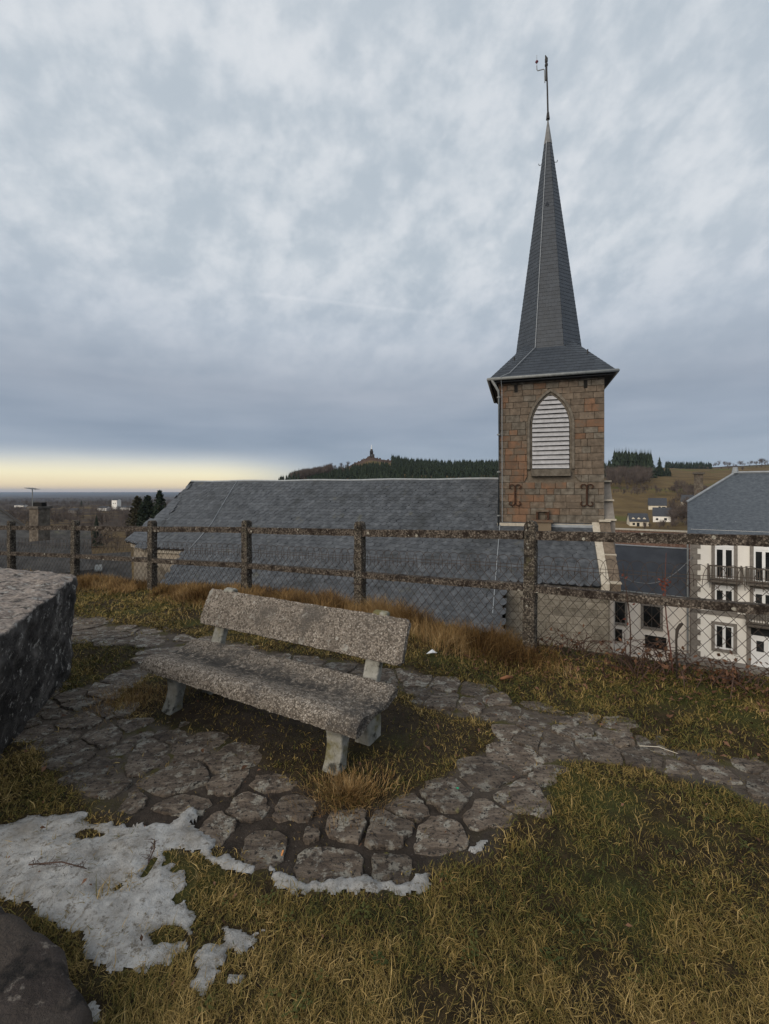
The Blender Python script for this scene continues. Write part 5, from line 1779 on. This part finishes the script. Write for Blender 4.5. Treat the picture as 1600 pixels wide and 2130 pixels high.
for i in range(NP_ - 1):
    A_, B_ = FP[i], FP[i + 1]
    d = (B_ - A_); L = np.linalg.norm(d); d = d / L
    nr_ = np.array([-d[1], d[0]])
    if nr_[1] > 0:
        nr_ = -nr_
    for (off, hh, th, ins) in ((0.0, .044, .036, .055), (-.54, .036, .050, .055)):
        sag = random.uniform(-.012, .006)
        def fn(a, b, c):
            s = ins + (L - 2 * ins) * a
            z = FZT[i] + (FZT[i + 1] - FZT[i]) * a + off + (c - .5) * 2 * hh + sag * np.sin(a * math.pi)
            t_ = (b - .5) * 2 * th
            return np.stack([A_[0] + d[0] * s + nr_[0] * t_, A_[1] + d[1] * s + nr_[1] * t_, z], -1)
        V, FC = lattice(fn, 84, 3, 3, .005, 7, .0065, 30, 40 + 2 * i)
        mob('rail', V, FC, MT['rail'], fence, False)
    # netting behind the rails
    m = MB()
    back_ = np.array([-nr_[0], -nr_[1], 0]) * .075
    def W(s, h):
        zb = FZT[i] + (FZT[i + 1] - FZT[i]) * s / L - 1.28
        jj = .012 * (float(vn(s * 5, h * 5, 50 + i)) - .5)
        return np.array([A_[0] + d[0] * s, A_[1] + d[1] * s, zb + h + jj]) + back_ + np.array([d[0], d[1], 0]) * jj
    dw, dh = .105, .125
    Ht = .93
    k = -int(Ht / dh) - 1
    while k * dw < L:
        for sg in (1, -1):
            P0s = k * dw if sg > 0 else (k * dw) + 0
            # wires rising to the right / to the left
            s0, h0 = (k * dw, 0.0) if sg > 0 else (L - k * dw, 0.0)
            s1, h1 = s0 + sg * Ht / dh * dw, Ht
            lo, hi = 0.0, 1.0
            if sg > 0:
                lo = max(lo, (0 - s0) / (s1 - s0)); hi = min(hi, (L - s0) / (s1 - s0))
            else:
                lo = max(lo, (L - s0) / (s1 - s0)); hi = min(hi, (0 - s0) / (s1 - s0))
            if hi - lo > .03:
                n_ = max(2, int((hi - lo) * 7) + 1)
                m.tube([W(s0 + (s1 - s0) * w_, Ht * w_) for w_ in np.linspace(lo, hi, n_)], .0027, 3, False)
        k += 1
    # bowed loops along the top
    s = -.02
    while s < L - .10:
        P = [W(min(max(s + .085 - .085 * math.cos(w_ * math.pi), 0), L), .86 + .20 * math.sin(w_ * math.pi) ** .55) for w_ in np.linspace(0, 1, 10)]
        m.tube(P, .0029, 3, False)
        s += .115
    for h_ in (.93, .965):
        m.tube([W(L * q / 12, h_) for q in range(13)], .0029, 3, False)
    m.build('wire_netting', MT['wire'], fence)

# ------------------------------------------------------------------ bench
BO = np.array([-1.0, 2.97]); ba = np.array([.870, -.493]); bb = np.array([.493, .870])
BP = lambda a, b, z: np.stack([BO[0] + a * ba[0] + b * bb[0], BO[1] + a * ba[1] + b * bb[1], z + 0 * a], -1)
bench = thing('bench', 'weathered pebble concrete bench on curved whitish legs', 'bench', (-.9, 3.15, 0))
pb = np.array([-.055, -.045, -.02, .02, .08, .16, .23, .30, .36, .41, .435, .44])
pzt = np.array([.335, .365, .392, .402, .392, .372, .362, .372, .398, .420, .415, .40])
pzb = np.array([.306, .300, .300, .308, .328, .335, .33, .335, .345, .352, .365, .38])


def seat(a, b, c):
    s = -.96 + 1.96 * a
    q = -.055 + .495 * b
    zt = np.interp(q, pb, pzt); zb = np.interp(q, pb, pzb)
    zt = zt + .006 * np.sin(s * 2.1 + 1)
    edge = np.clip((np.abs(a - .5) * 2 - .975) / .025, 0, 1)
    return BP(s, q + 0 * s, zb + (zt - zb) * c - edge * .012 * c)


V, FC = lattice(seat, 150, 38, 4, .006, 6, .0085, 46, 5)
SB = (V[:, 0] - BO[0]) * bb[0] + (V[:, 1] - BO[1]) * bb[1]
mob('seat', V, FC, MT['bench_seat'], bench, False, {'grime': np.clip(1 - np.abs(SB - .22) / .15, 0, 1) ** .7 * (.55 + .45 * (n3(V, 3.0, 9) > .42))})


def backr(a, b, c):
    """b along height, c thickness"""
    s = -.965 + 1.965 * a
    hgt = b
    q = .500 + .125 * hgt; z = .515 + .272 * hgt
    nb_, nz_ = -.272, .125
    L_ = math.hypot(nb_, nz_)
    bow = .035 * np.cos(b * math.pi - math.pi / 2)
    th = .029 * (1 - .35 * np.clip((np.abs(a - .5) * 2 - .96) / .04, 0, 1) ** 2)
    off = (c - .5) * -2 * th - bow * .35
    ed = np.clip((np.abs(a - .5) * 2 - .97) / .03, 0, 1) * np.clip((np.abs(b - .5) * 2 - .85) / .15, 0, 1)
    return BP(s - np.sign(a - .5) * ed * .02, q + off * (-nb_ / L_) * -1 * -1, z - off * (nz_ / L_) * 1 - ed * .012 * np.sign(b - .5))


V, FC = lattice(backr, 150, 26, 4, .006, 6, .0085, 46, 15)
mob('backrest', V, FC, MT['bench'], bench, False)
prof = [(.0, .335), (.035, .28), (.062, .21), (.066, .14), (.045, .06), (.0, -.02), (.12, -.02), (.125, .07), (.15, .16), (.20, .225), (.27, .235), (.33, .19), (.365, .10), (.375, -.02), (.53, -.02), (.535, .12), (.515, .26), (.52, .36), (.565, .50), (.655, .76), (.665, .80), (.640, .822), (.600, .812), (.590, .78), (.505, .505), (.475, .42), (.45, .36), (.30, .345)]
for la in (-.80, .71):
    m = MB()
    P = [BP(np.array([la]), np.array([q]), np.array([z_]))[0] for q, z_ in prof]
    m.prism(P, np.array([ba[0], ba[1], 0]) * .115)
    lg = m.build('leg', MT['leg'], bench)
    bv = lg.modifiers.new('bevel', 'BEVEL'); bv.width = .012; bv.segments = 2; bv.limit_method = 'ANGLE'
    bv.angle_limit = math.radians(50)

# ------------------------------------------------------------------ granite block and dark slab at the left edge
K = [(-4.1, 1.9, -.1), (-2.12, 1.9, -.1), (-4.1, 4.45, -.1), (-2.86, 4.10, -.1),
     (-4.1, 1.9, .90), (-1.80, 1.9, .905), (-4.1, 4.55, .92), (-2.87, 4.16, .89)]
V, FC = lattice(hexa(K, .05), 80, 90, 56, .045, 3.0, .032, 13, 61)
o = mob('granite_block', V, FC, MT['granite'], None, True)
tag(o, 'big rough granite block crusted with pale and black lichen beside the path', 'stone block')
outl = [(-2.3, 1.75), (-1.85, 1.71), (-1.43, 1.675), (-1.27, 1.61), (-1.13, 1.54), (-1.01, 1.455), (-.90, 1.34), (-.81, 1.20), (-.76, 1.0), (-.75, .7), (-1.4, .6), (-2.3, .7)]
pts_ = []
for i in range(len(outl)):
    a_, b_ = np.array(outl[i]), np.array(outl[(i + 1) % len(outl)])
    n_ = max(2, int(np.linalg.norm(b_ - a_) / .035))
    for k in range(n_):
        pts_.append(a_ + (b_ - a_) * k / n_)
pts_ = np.array(pts_)
cen = np.array([-1.45, 1.1])
pts_ = pts_ + (pts_ - cen) * ((fbm(pts_[:, 0] * 8, pts_[:, 1] * 8, 3, 4) - .5) * .12 + (fbm(pts_[:, 0] * 30, pts_[:, 1] * 30, 5, 2) - .5) * .03)[:, None]
n_ = len(pts_)
rows = []
for fs, zz_ in ((1.03, -.1), (1.01, .03), (1.0, .085), (.975, .112), (.93, .122), (.8, .128), (.6, .13), (.4, .128), (.2, .13), (.02, .13)):
    q = cen + (pts_ - cen) * fs
    zq = zz_ + (fbm(q[:, 0] * 6, q[:, 1] * 6, 13, 4) - .5) * .05 * (zz_ > 0) + (fbm(q[:, 0] * 24, q[:, 1] * 24, 14, 3) - .5) * .016
    rows.append(np.column_stack([q, zq]))
V = np.concatenate(rows)
FC = [(r * n_ + i, r * n_ + (i + 1) % n_, (r + 1) * n_ + (i + 1) % n_, (r + 1) * n_ + i) for r in range(len(rows) - 1) for i in range(n_)]
MT['dark_slab'] = M('dark_wet_stone', [(.018, .014, .012), (.040, .031, .027), (.075, .060, .053)], 6, .75, 50, 1.0, .02, (((.19, .165, .14), 22, .56, .68), ((.012, .01, .009), 7, .52, .62), ((.06, .048, .04), 3, .5, .62)))
o = mob('stone_slab', V, FC, MT['dark_slab'], None, True)
tag(o, 'dark worn stone slab at the bottom left corner beside the snow', 'stone slab')

# ------------------------------------------------------------------ old snow
sx = np.arange(-2.3, .95, .011); sy = np.arange(1.25, 2.75, .011)
SX, SY = np.meshgrid(sx, sy)
sf = snow_field(SX.ravel(), SY.ravel()).reshape(SX.shape)
th_ = np.clip(sf / .07, -1, 1)
SZ = gz(SX, SY) + .004 + np.where(th_ > 0, .015 * np.clip(th_, 0, 1), -.02) + (fbm(SX * 22, SY * 22, 71, 4) - .5) * .010 + (fbm(SX * 60, SY * 60, 72, 2) - .5) * .006
idx = np.arange(SX.size).reshape(SX.shape)
Q = np.stack([idx[:-1, :-1], idx[:-1, 1:], idx[1:, 1:], idx[1:, :-1]], -1).reshape(-1, 4)
keep = (th_.ravel()[Q] > -.12).all(1)
Q = Q[keep]
used = np.unique(Q)
rem = np.full(SX.size, -1); rem[used] = np.arange(len(used))
V = np.stack([SX, SY, SZ], -1).reshape(-1, 3)[used]
o = mob('snow', V, rem[Q], MT['snow'], None, True, origin=(-1.2, 1.9, 0))
tag(o, 'patches of dirty melting snow on the grass and path edge', kind='stuff')


# ------------------------------------------------------------------ grass
def blades(x, y, z, ln, wd, az, flat, tone, name, mat, label, curl=.5):
    n = len(x)
    dx_, dy_ = np.cos(az), np.sin(az)
    sxv, syv = -dy_, dx_
    tw = RNG.normal(0, .5, n)
    base = np.stack([x, y, z - .004], -1)
    up = np.sqrt(np.clip(1 - flat ** 2, .02, 1))
    midp = base + np.stack([dx_ * ln * flat * .35, dy_ * ln * flat * .35, ln * up * .5], -1)
    az2 = az + RNG.normal(0, curl, n)
    tip = midp + np.stack([np.cos(az2) * ln * .55 * np.clip(flat * 1.25, 0, 1), np.sin(az2) * ln * .55 * np.clip(flat * 1.25, 0, 1), ln * .5 * (up - .35 * flat)], -1)
    side = np.stack([sxv * np.cos(tw), syv * np.cos(tw), np.sin(tw)], -1) * (wd * .5)[:, None]
    V = np.stack([base - side, base + side, midp + side * .9, midp - side * .9, tip], 1).reshape(-1, 3)
    i0 = np.arange(n) * 5
    T = np.concatenate([np.stack([i0, i0 + 1, i0 + 2], -1), np.stack([i0, i0 + 2, i0 + 3], -1), np.stack([i0 + 3, i0 + 2, i0 + 4], -1)])
    o = mob(name, V, T, mat, None, False, {'tone': np.repeat(np.clip(tone, 0, 1), 5)}, origin=(0, 3, 0))
    tag(o, label, kind='stuff')


N = 640000
u_ = RNG.random(N)
e_ = -.15
d_ = (1.12 ** e_ + u_ * (9.4 ** e_ - 1.12 ** e_)) ** (1 / e_)
x_ = (RNG.random(N) * 2 - 1) * (.93 * d_ + .25)
wide = RNG.random(N) < .22                      # thinner turf outside the picture too
x_ = np.where(wide, np.sign(x_) * (np.abs(x_) * .55 + .62 * d_ + 1.1 * RNG.random(N)), x_)
pfv = path_field(x_, d_)
sfv = snow_field(x_, d_)
isl = pdist(x_, d_, ISLAND)
sd_ = fence_side(x_, d_)
r_ = RNG.random(N)
tuft = fbm(x_ * 13, d_ * 13, 105, 3)
bare = fbm(x_ * 4.2, d_ * 4.2, 106, 4)
ok = (sd_ < .45) & ((pfv < -.0) | ((pfv < .04) & (r_ < .25)) | (r_ < .006) | ((tuft > .60) & (r_ < .10) & (np.hypot((x_ + .42) / 1.0, (d_ - 2.25) / .48) > 1))) & ((sfv < -.004) | (r_ < .05) | ((tuft > .60) & (r_ < .5)))
ok &= ~((x_ < -1.75) & (x_ > -4.2) & (d_ > 1.9) & (d_ < 4.1 + (x_ + 2.86) * -.25) & (x_ < -2.15 - (d_ - 2) * .33))
ok &= ~((bare < .44) & (r_ > .22 + np.clip((bare - .32) * 4, 0, .5)))
ok &= ~((isl > .10) & (r_ > .42)) & ~((np.hypot((x_ + .75) / 1.0, (d_ - 3.2) / .5) < 1) & (r_ > .16))
ok &= ~((x_ < -.75) & (d_ < 1.66 - np.clip(x_ + 1.3, 0, 1) * .9))
x_, d_, isl, sd_, sfv, pfv = (q[ok] for q in (x_, d_, isl, sd_, sfv, pfv))
n = len(x_)
cl = fbm(x_ * 2.2, d_ * 2.2, 101, 4)
cl2 = fbm(x_ * 11, d_ * 11, 102, 3)
cl3 = fbm(x_ * .8, d_ * .8, 107, 3)
tone = .47 + (cl - .5) * .6 + (cl2 - .5) * .6 + (cl3 - .5) * .25 + RNG.normal(0, .22, n)
right_bank = (x_ > .3) & (sd_ > -1.6)
tone = np.where(right_bank, tone - .07, tone)
tone = np.where((x_ < -1.7) & (isl > 0), tone + .28, tone)
tone = np.where((isl > 0) & (x_ >= -1.7), tone + .05, tone)
left_isl = pdist(x_, d_, ISL_LEFT) > -.05
tone = np.where(left_isl, tone - .10, tone)
ln = RNG.gamma(4.0, .0083, n).clip(.012, .08) * (.6 + .9 * cl2) * np.where(isl > .05, .8, 1) * np.where((pfv > -.03), .6, 1)
ln *= 1 + .12 * np.clip(d_ - 3, 0, 3)
wd = .0027 * np.clip(d_ / 1.7, .75, 4) * RNG.uniform(.5, 1.35, n)
pref = fbm(x_ * 1.6, d_ * 1.6, 103, 2) * 14
az_ = pref + RNG.normal(0, 2.0, n)
flat = np.clip(RNG.normal(.80, .17, n), .2, .98)
blades(x_, d_, gz(x_, d_), ln, wd, az_, flat, tone, 'grass', MT['grass'], 'matted olive and straw coloured winter turf of the terrace', 1.1)

# long dry grass along the fence and a tuft at the bench leg
N = 90000
xx = RNG.uniform(-9.5, 1.75, N)
off = RNG.normal(-.12, .30, N)
fy_ = np.interp(xx, FX, FY) + off / .85
dn_ = fbm(xx * 1.1, fy_ * 1.1, 111, 3)
hh = np.clip((dn_ - .28) * 2.2, 0, 1)
fade = np.clip((1.7 - xx) / .5, .25, 1) * np.clip(1 - np.abs(off + .1) / .75, 0, 1)
k_ = (RNG.random(N) < hh * (.35 + .65 * fade)) & (off < .42)
xx, fy_, hh, fade, off = (q[k_] for q in (xx, fy_, hh, fade, off))
n = len(xx)
tall = np.where((xx > -.9) & (xx < 1.5), 1.0, .72)
ln = RNG.uniform(.12, .33, n) * (.45 + .75 * hh) * tall * (.5 + .5 * fade)
tone = .48 + (fbm(xx * 3, fy_ * 3, 113, 3) - .5) * 1.1 + RNG.normal(0, .17, n)
blades(xx, fy_, gz(xx, fy_), ln, .0032 * np.clip(fy_ / 3.6, 1, 3), fbm(xx * 1.5, fy_ * 1.5, 114, 2) * 16 + RNG.normal(0, .8, n), np.clip(RNG.normal(.55, .2, n), .05, .95), tone, 'dry_grass', MT['dry'], 'long rust coloured dead grass along the foot of the fence', .7)
cx_, cy_ = gp(725, 1655)
n = 2200
aa = RNG.uniform(0, 6.28, n); rr = np.abs(RNG.normal(0, .11, n))
tx2 = cx_ + np.cos(aa) * rr * 1.3; ty2 = cy_ + np.sin(aa) * rr
n2 = 1500
cx2, cy2 = gp(275, 1455)
tx2 = np.concatenate([tx2, cx2 + RNG.normal(0, .16, n2)]); ty2 = np.concatenate([ty2, cy2 + RNG.normal(0, .14, n2)])
aa = np.concatenate([aa, RNG.uniform(0, 6.28, n2)])
n += n2
blades(tx2, ty2, gz(tx2, ty2), RNG.uniform(.03, .085, n), np.full(n, .0030), aa + RNG.normal(0, .5, n), np.clip(RNG.normal(.6, .2, n), .1, .95), .62 + RNG.normal(0, .2, n), 'straw_tuft', MT['dry'], 'orange straw tufts at the feet of the bench', .7)

# broad-leaved weeds in the turf
Vw = []; Fw = []; Tw = []
gw = random.Random(12)
for k in range(46):
    px_, py_ = gw.uniform(420, 1600), gw.uniform(1640, 2120)
    x0, y0 = gp(px_, py_)
    if float(path_field(np.array([x0]), np.array([y0]))[0]) > -.05 or float(snow_field(np.array([x0]), np.array([y0]))[0]) > -.03:
        continue
    z0 = float(gz(x0, y0)) + .012
    tn0 = gw.uniform(.0, .16)
    for q in range(gw.randrange(8, 22)):
        a0 = gw.uniform(0, 6.28); r0 = gw.uniform(.004, .035); s0 = gw.uniform(.006, .011)
        c0 = np.array([x0 + math.cos(a0) * r0, y0 + math.sin(a0) * r0, z0 + gw.uniform(0, .018)])
        d1 = np.array([math.cos(a0), math.sin(a0), gw.uniform(-.2, .3)]) * s0; d2 = np.array([-math.sin(a0), math.cos(a0), gw.uniform(-.2, .2)]) * s0 * .6
        i = len(Vw)
        Vw += [c0 - d1 * .6, c0 + d2, c0 + d1, c0 - d2]; Fw.append((i, i + 1, i + 2, i + 3)); Tw += [tn0] * 4
o = mob('weeds', Vw, Fw, MT['grass'], None, False, {'tone': Tw})
tag(o, 'small green broad leaved weeds scattered in the turf', kind='stuff')

# fallen leaves
n = 1500
lx = RNG.uniform(.6, 4.6, n); ly = np.interp(lx, FX, FY) - np.abs(RNG.normal(.05, .5, n))
n2 = 160
n2 = 260
lx = np.concatenate([lx, RNG.uniform(-2.4, 3, n2)]); ly = np.concatenate([ly, RNG.uniform(1.3, 4.4, n2)])
k_ = (lx / ly < .95) & (ly > 1.2)
lx, ly = lx[k_], ly[k_]
n = len(lx)
lz = gz(lx, ly) + RNG.uniform(.012, .05, n)
a_ = RNG.uniform(0, 6.28, n); s_ = RNG.uniform(.010, .024, n) * np.where(ly < 2.6, .55, 1.0)
d1 = np.stack([np.cos(a_), np.sin(a_), RNG.normal(0, .35, n)], -1) * s_[:, None]
d2 = np.stack([-np.sin(a_), np.cos(a_), RNG.normal(0, .35, n)], -1) * (s_ * .5)[:, None]
c_ = np.stack([lx, ly, lz], -1)
upv = np.array([0, 0, 1.]) * (s_ * .25)[:, None]
V = np.stack([c_ - d1, c_ - d1 * .2 + d2 + upv, c_ + d1, c_ - d1 * .2 - d2 + upv], 1).reshape(-1, 3)
i0 = np.arange(n) * 4
T = np.concatenate([np.stack([i0, i0 + 1, i0 + 2], -1), np.stack([i0, i0 + 2, i0 + 3], -1)])
o = mob('fallen_leaves', V, T, MT['leaf'], None, False, {'tone': np.repeat(RNG.random(n), 4)}, origin=(2, 3, 0))
tag(o, 'brown fallen leaves scattered over the grass below the fence', kind='stuff')

# ------------------------------------------------------------------ brambles and saplings behind the netting
MT['stem'] = M('bramble_stem', [(.04, .025, .02), (.09, .055, .042)], 12, .85)
MT['redstem'] = M('red_stem', [(.09, .04, .03), (.15, .065, .05)], 12, .8)


def bush(name, label, px, py, d, n, h, spread, seed, leaves=60):
    g = random.Random(seed)
    x0, y0 = (px - 800) / F * d, d
    z0 = float(gz(x0, y0))
    t_ = thing(name, label, 'shrub', (x0, y0, z0))
    m = MB(); tips = []
    for k in range(n):
        a = g.uniform(0, 6.28); L = h * g.uniform(.5, 1.1); b0 = np.array([x0 + g.gauss(0, spread * .35), y0 + g.gauss(0, .09), 0]); b0[2] = float(gz(b0[0], b0[1])) - .03
        P = [b0]
        dv = np.array([math.cos(a) * .5, math.sin(a) * .28, 1.0])
        for q in range(7):
            P.append(P[-1] + dv / np.linalg.norm(dv) * L / 6)
            dv = dv + np.array([g.gauss(0, .22) + math.cos(a) * .12, g.gauss(0, .14), -.16])
            tips.append(P[-1])
        m = MB(); m.tube(P, [.006, .0055, .005, .0045, .004, .003, .0025, .002], 4); m.build('stem', MT['stem'], t_)
    V = []; FC = []
    for k in range(leaves):
        c = g.choice(tips) + np.array([g.gauss(0, .02), g.gauss(0, .02), g.gauss(0, .02)])
        d1 = np.array([g.gauss(0, 1), g.gauss(0, 1), g.gauss(0, 1)]); d1 /= np.linalg.norm(d1); d2 = np.cross(d1, (g.gauss(0, 1), g.gauss(0, 1), 1)); d2 /= np.linalg.norm(d2)
        s = g.uniform(.012, .028); i = len(V)
        V += [c, c + d1 * s + d2 * s * .6, c + d1 * 2 * s, c + d1 * s - d2 * s * .6]; FC.append((i, i + 1, i + 2, i + 3))
    mob('foliage', V, FC, MT['leaf'], t_, False, {'tone': [g.random() for _ in range(len(V))]})
    return t_


bush('bramble_bush', 'tangled leafless brambles behind the netting in front of the annex', 1345, 1350, 3.98, 46, .46, .5, 3, 200)
bush('bramble_bush', 'low twiggy brambles at the fence foot right of the tower wall', 1180, 1352, 4.55, 26, .34, .4, 4, 120)
bush('bramble_bush', 'brown scrub at the fence foot by the right picture edge', 1520, 1385, 3.62, 34, .28, .5, 5, 260)
g_ = random.Random(4)
for (px, top_, d, lab, mt) in ((1300, 1172, 4.05, 'thin reddish sapling stem rising beside the annex roof, left one', 'stem'), (1384, 1150, 3.93, 'red stemmed sapling with a knot of dead leaves before the annex roof', 'redstem')):
    P0 = at(px + 12, 1345, d); P1 = at(px, top_, d)
    P0[2] = float(gz(P0[0], P0[1])) - .03
    t_ = thing('sapling', lab, 'shrub', tuple(P0))
    P = [P0 + (P1 - P0) * w_ + np.array([.02 * math.sin(w_ * 5 + px), 0, 0]) for w_ in np.linspace(0, 1, 9)]
    m = MB(); m.tube(P, [.007, .006, .006, .006, .005, .005, .004, .003, .002], 5); m.build('stem', MT[mt], t_)
    V = []; FC = []
    for k in range(26 if mt == 'redstem' else 6):
        c = P[6 if mt == 'redstem' else g_.randrange(3, 8)] + np.array([g_.gauss(0, .028), g_.gauss(0, .02), g_.gauss(0, .035)])
        d1 = np.array([g_.gauss(0, 1), g_.gauss(0, 1), g_.gauss(0, 1)]); d1 /= np.linalg.norm(d1); d2 = np.cross(d1, (.3, 1, .2)); d2 /= np.linalg.norm(d2)
        i = len(V); s = .018
        V += [c, c + d1 * s + d2 * s * .5, c + d1 * 2 * s, c + d1 * s - d2 * s * .5]; FC.append((i, i + 1, i + 2, i + 3))
    mob('foliage', V, FC, M('dead_leaf', [(.10, .03, .02), (.18, .06, .04)], 20, .9), t_)
P0 = at(1408, 1352, 3.8); P0[2] = float(gz(P0[0], P0[1])) - .03
m = MB(); m.tube([P0, at(1407, 1330, 3.8), at(1409, 1310, 3.8), at(1416, 1300, 3.8), at(1420, 1297, 3.8)], [.007, .009, .014, .015, .010], 7)
tag(m.build('cut_branch', MT['bark'], None, True), 'stubby hooked dead branch stump among the brambles', 'stump')

# ------------------------------------------------------------------ litter
x0, y0, z0 = G3(898, 1374)
m = MB(); m.add([(x0 - .05, y0, z0 + .03), (x0, y0 - .03, z0 + .05), (x0 + .055, y0 + .01, z0 + .035), (x0 + .01, y0 + .035, z0 + .06), (x0 - .02, y0 + .02, z0 + .045), (x0 - .05, y0, z0 + .034), (x0, y0 - .03, z0 + .054), (x0 + .055, y0 + .01, z0 + .039), (x0 + .01, y0 + .035, z0 + .064), (x0 - .02, y0 + .02, z0 + .049)],
                 [(0, 4, 3, 2, 1), (5, 6, 7, 8, 9), (0, 1, 6, 5), (1, 2, 7, 6), (2, 3, 8, 7), (3, 4, 9, 8), (4, 0, 5, 9)])
tag(m.build('paper_scrap', MT['white_paint']), 'crumpled white paper scrap in the grass right of the bench', 'litter')
x0, y0, z0 = G3(587, 1771)
m = MB(); m.tube([(x0, y0 - .012, z0 - .01), (x0 + .002, y0 + .014, z0 - .006)], .0045, 8)
tag(m.build('cigarette_butt', M('orange_paper', [(.55, .22, .07), (.65, .30, .11)], 60, .7)), 'orange cigarette butt on the dark soil between flagstones', 'litter')
x0, y0, z0 = G3(952, 1653)
m = MB(); m.box((x0, y0, z0 + .022), (.012, .004, 0), (-.003, .012, 0), (0, 0, .003))
tag(m.build('plastic_scrap', M('green_plastic', [(.03, .25, .13), (.05, .32, .18)], 60, .5)), 'tiny green plastic scrap on a flagstone', 'litter')
A_ = np.array(G3(1042, 1423)); B_ = np.array(G3(1066, 1419))
m = MB(); m.tube([A_ + CZ * .03, (A_ + B_) / 2 + CZ * .04, B_ + CZ * .03], [.013, .016, .012], 7)
tag(m.build('wood_chip', M('orange_wood', [(.16, .07, .035), (.25, .12, .06)], 30, .9), None, True), 'short orange brown stick lying on the grass bank', 'stick')
for (pa, pb_, lab) in (((60, 1822), (180, 1835), 'thin conifer twig lying on the snow patch'), ((322, 1775), (308, 1822), 'small upright twig on the snow beside the grass tuft'), ((1330, 1563), (1410, 1578), 'bleached straw lying across the right hand flagstones')):
    A_ = np.array(G3(*pa)); B_ = np.array(G3(*pb_)); h_ = .045 if pa[0] < 600 else .03
    m = MB(); m.tube([A_ + CZ * h_, A_ * .5 + B_ * .5 + CZ * (h_ + .012) + np.array([.01, .01, 0]), B_ + CZ * h_], [.003, .003, .002], 5)
    if pa[0] < 600:
        for k in range(40):
            w_ = k / 40
            c = A_ + (B_ - A_) * w_ + CZ * (h_ + .006)
            m.tube([c, c + np.array([g_.gauss(0, .018), g_.gauss(0, .018), g_.uniform(0, .012)])], .0011, 3, False)
    tag(m.build('twig', MT['stem'] if pa[0] < 600 else MT['lime']), lab, 'twig')
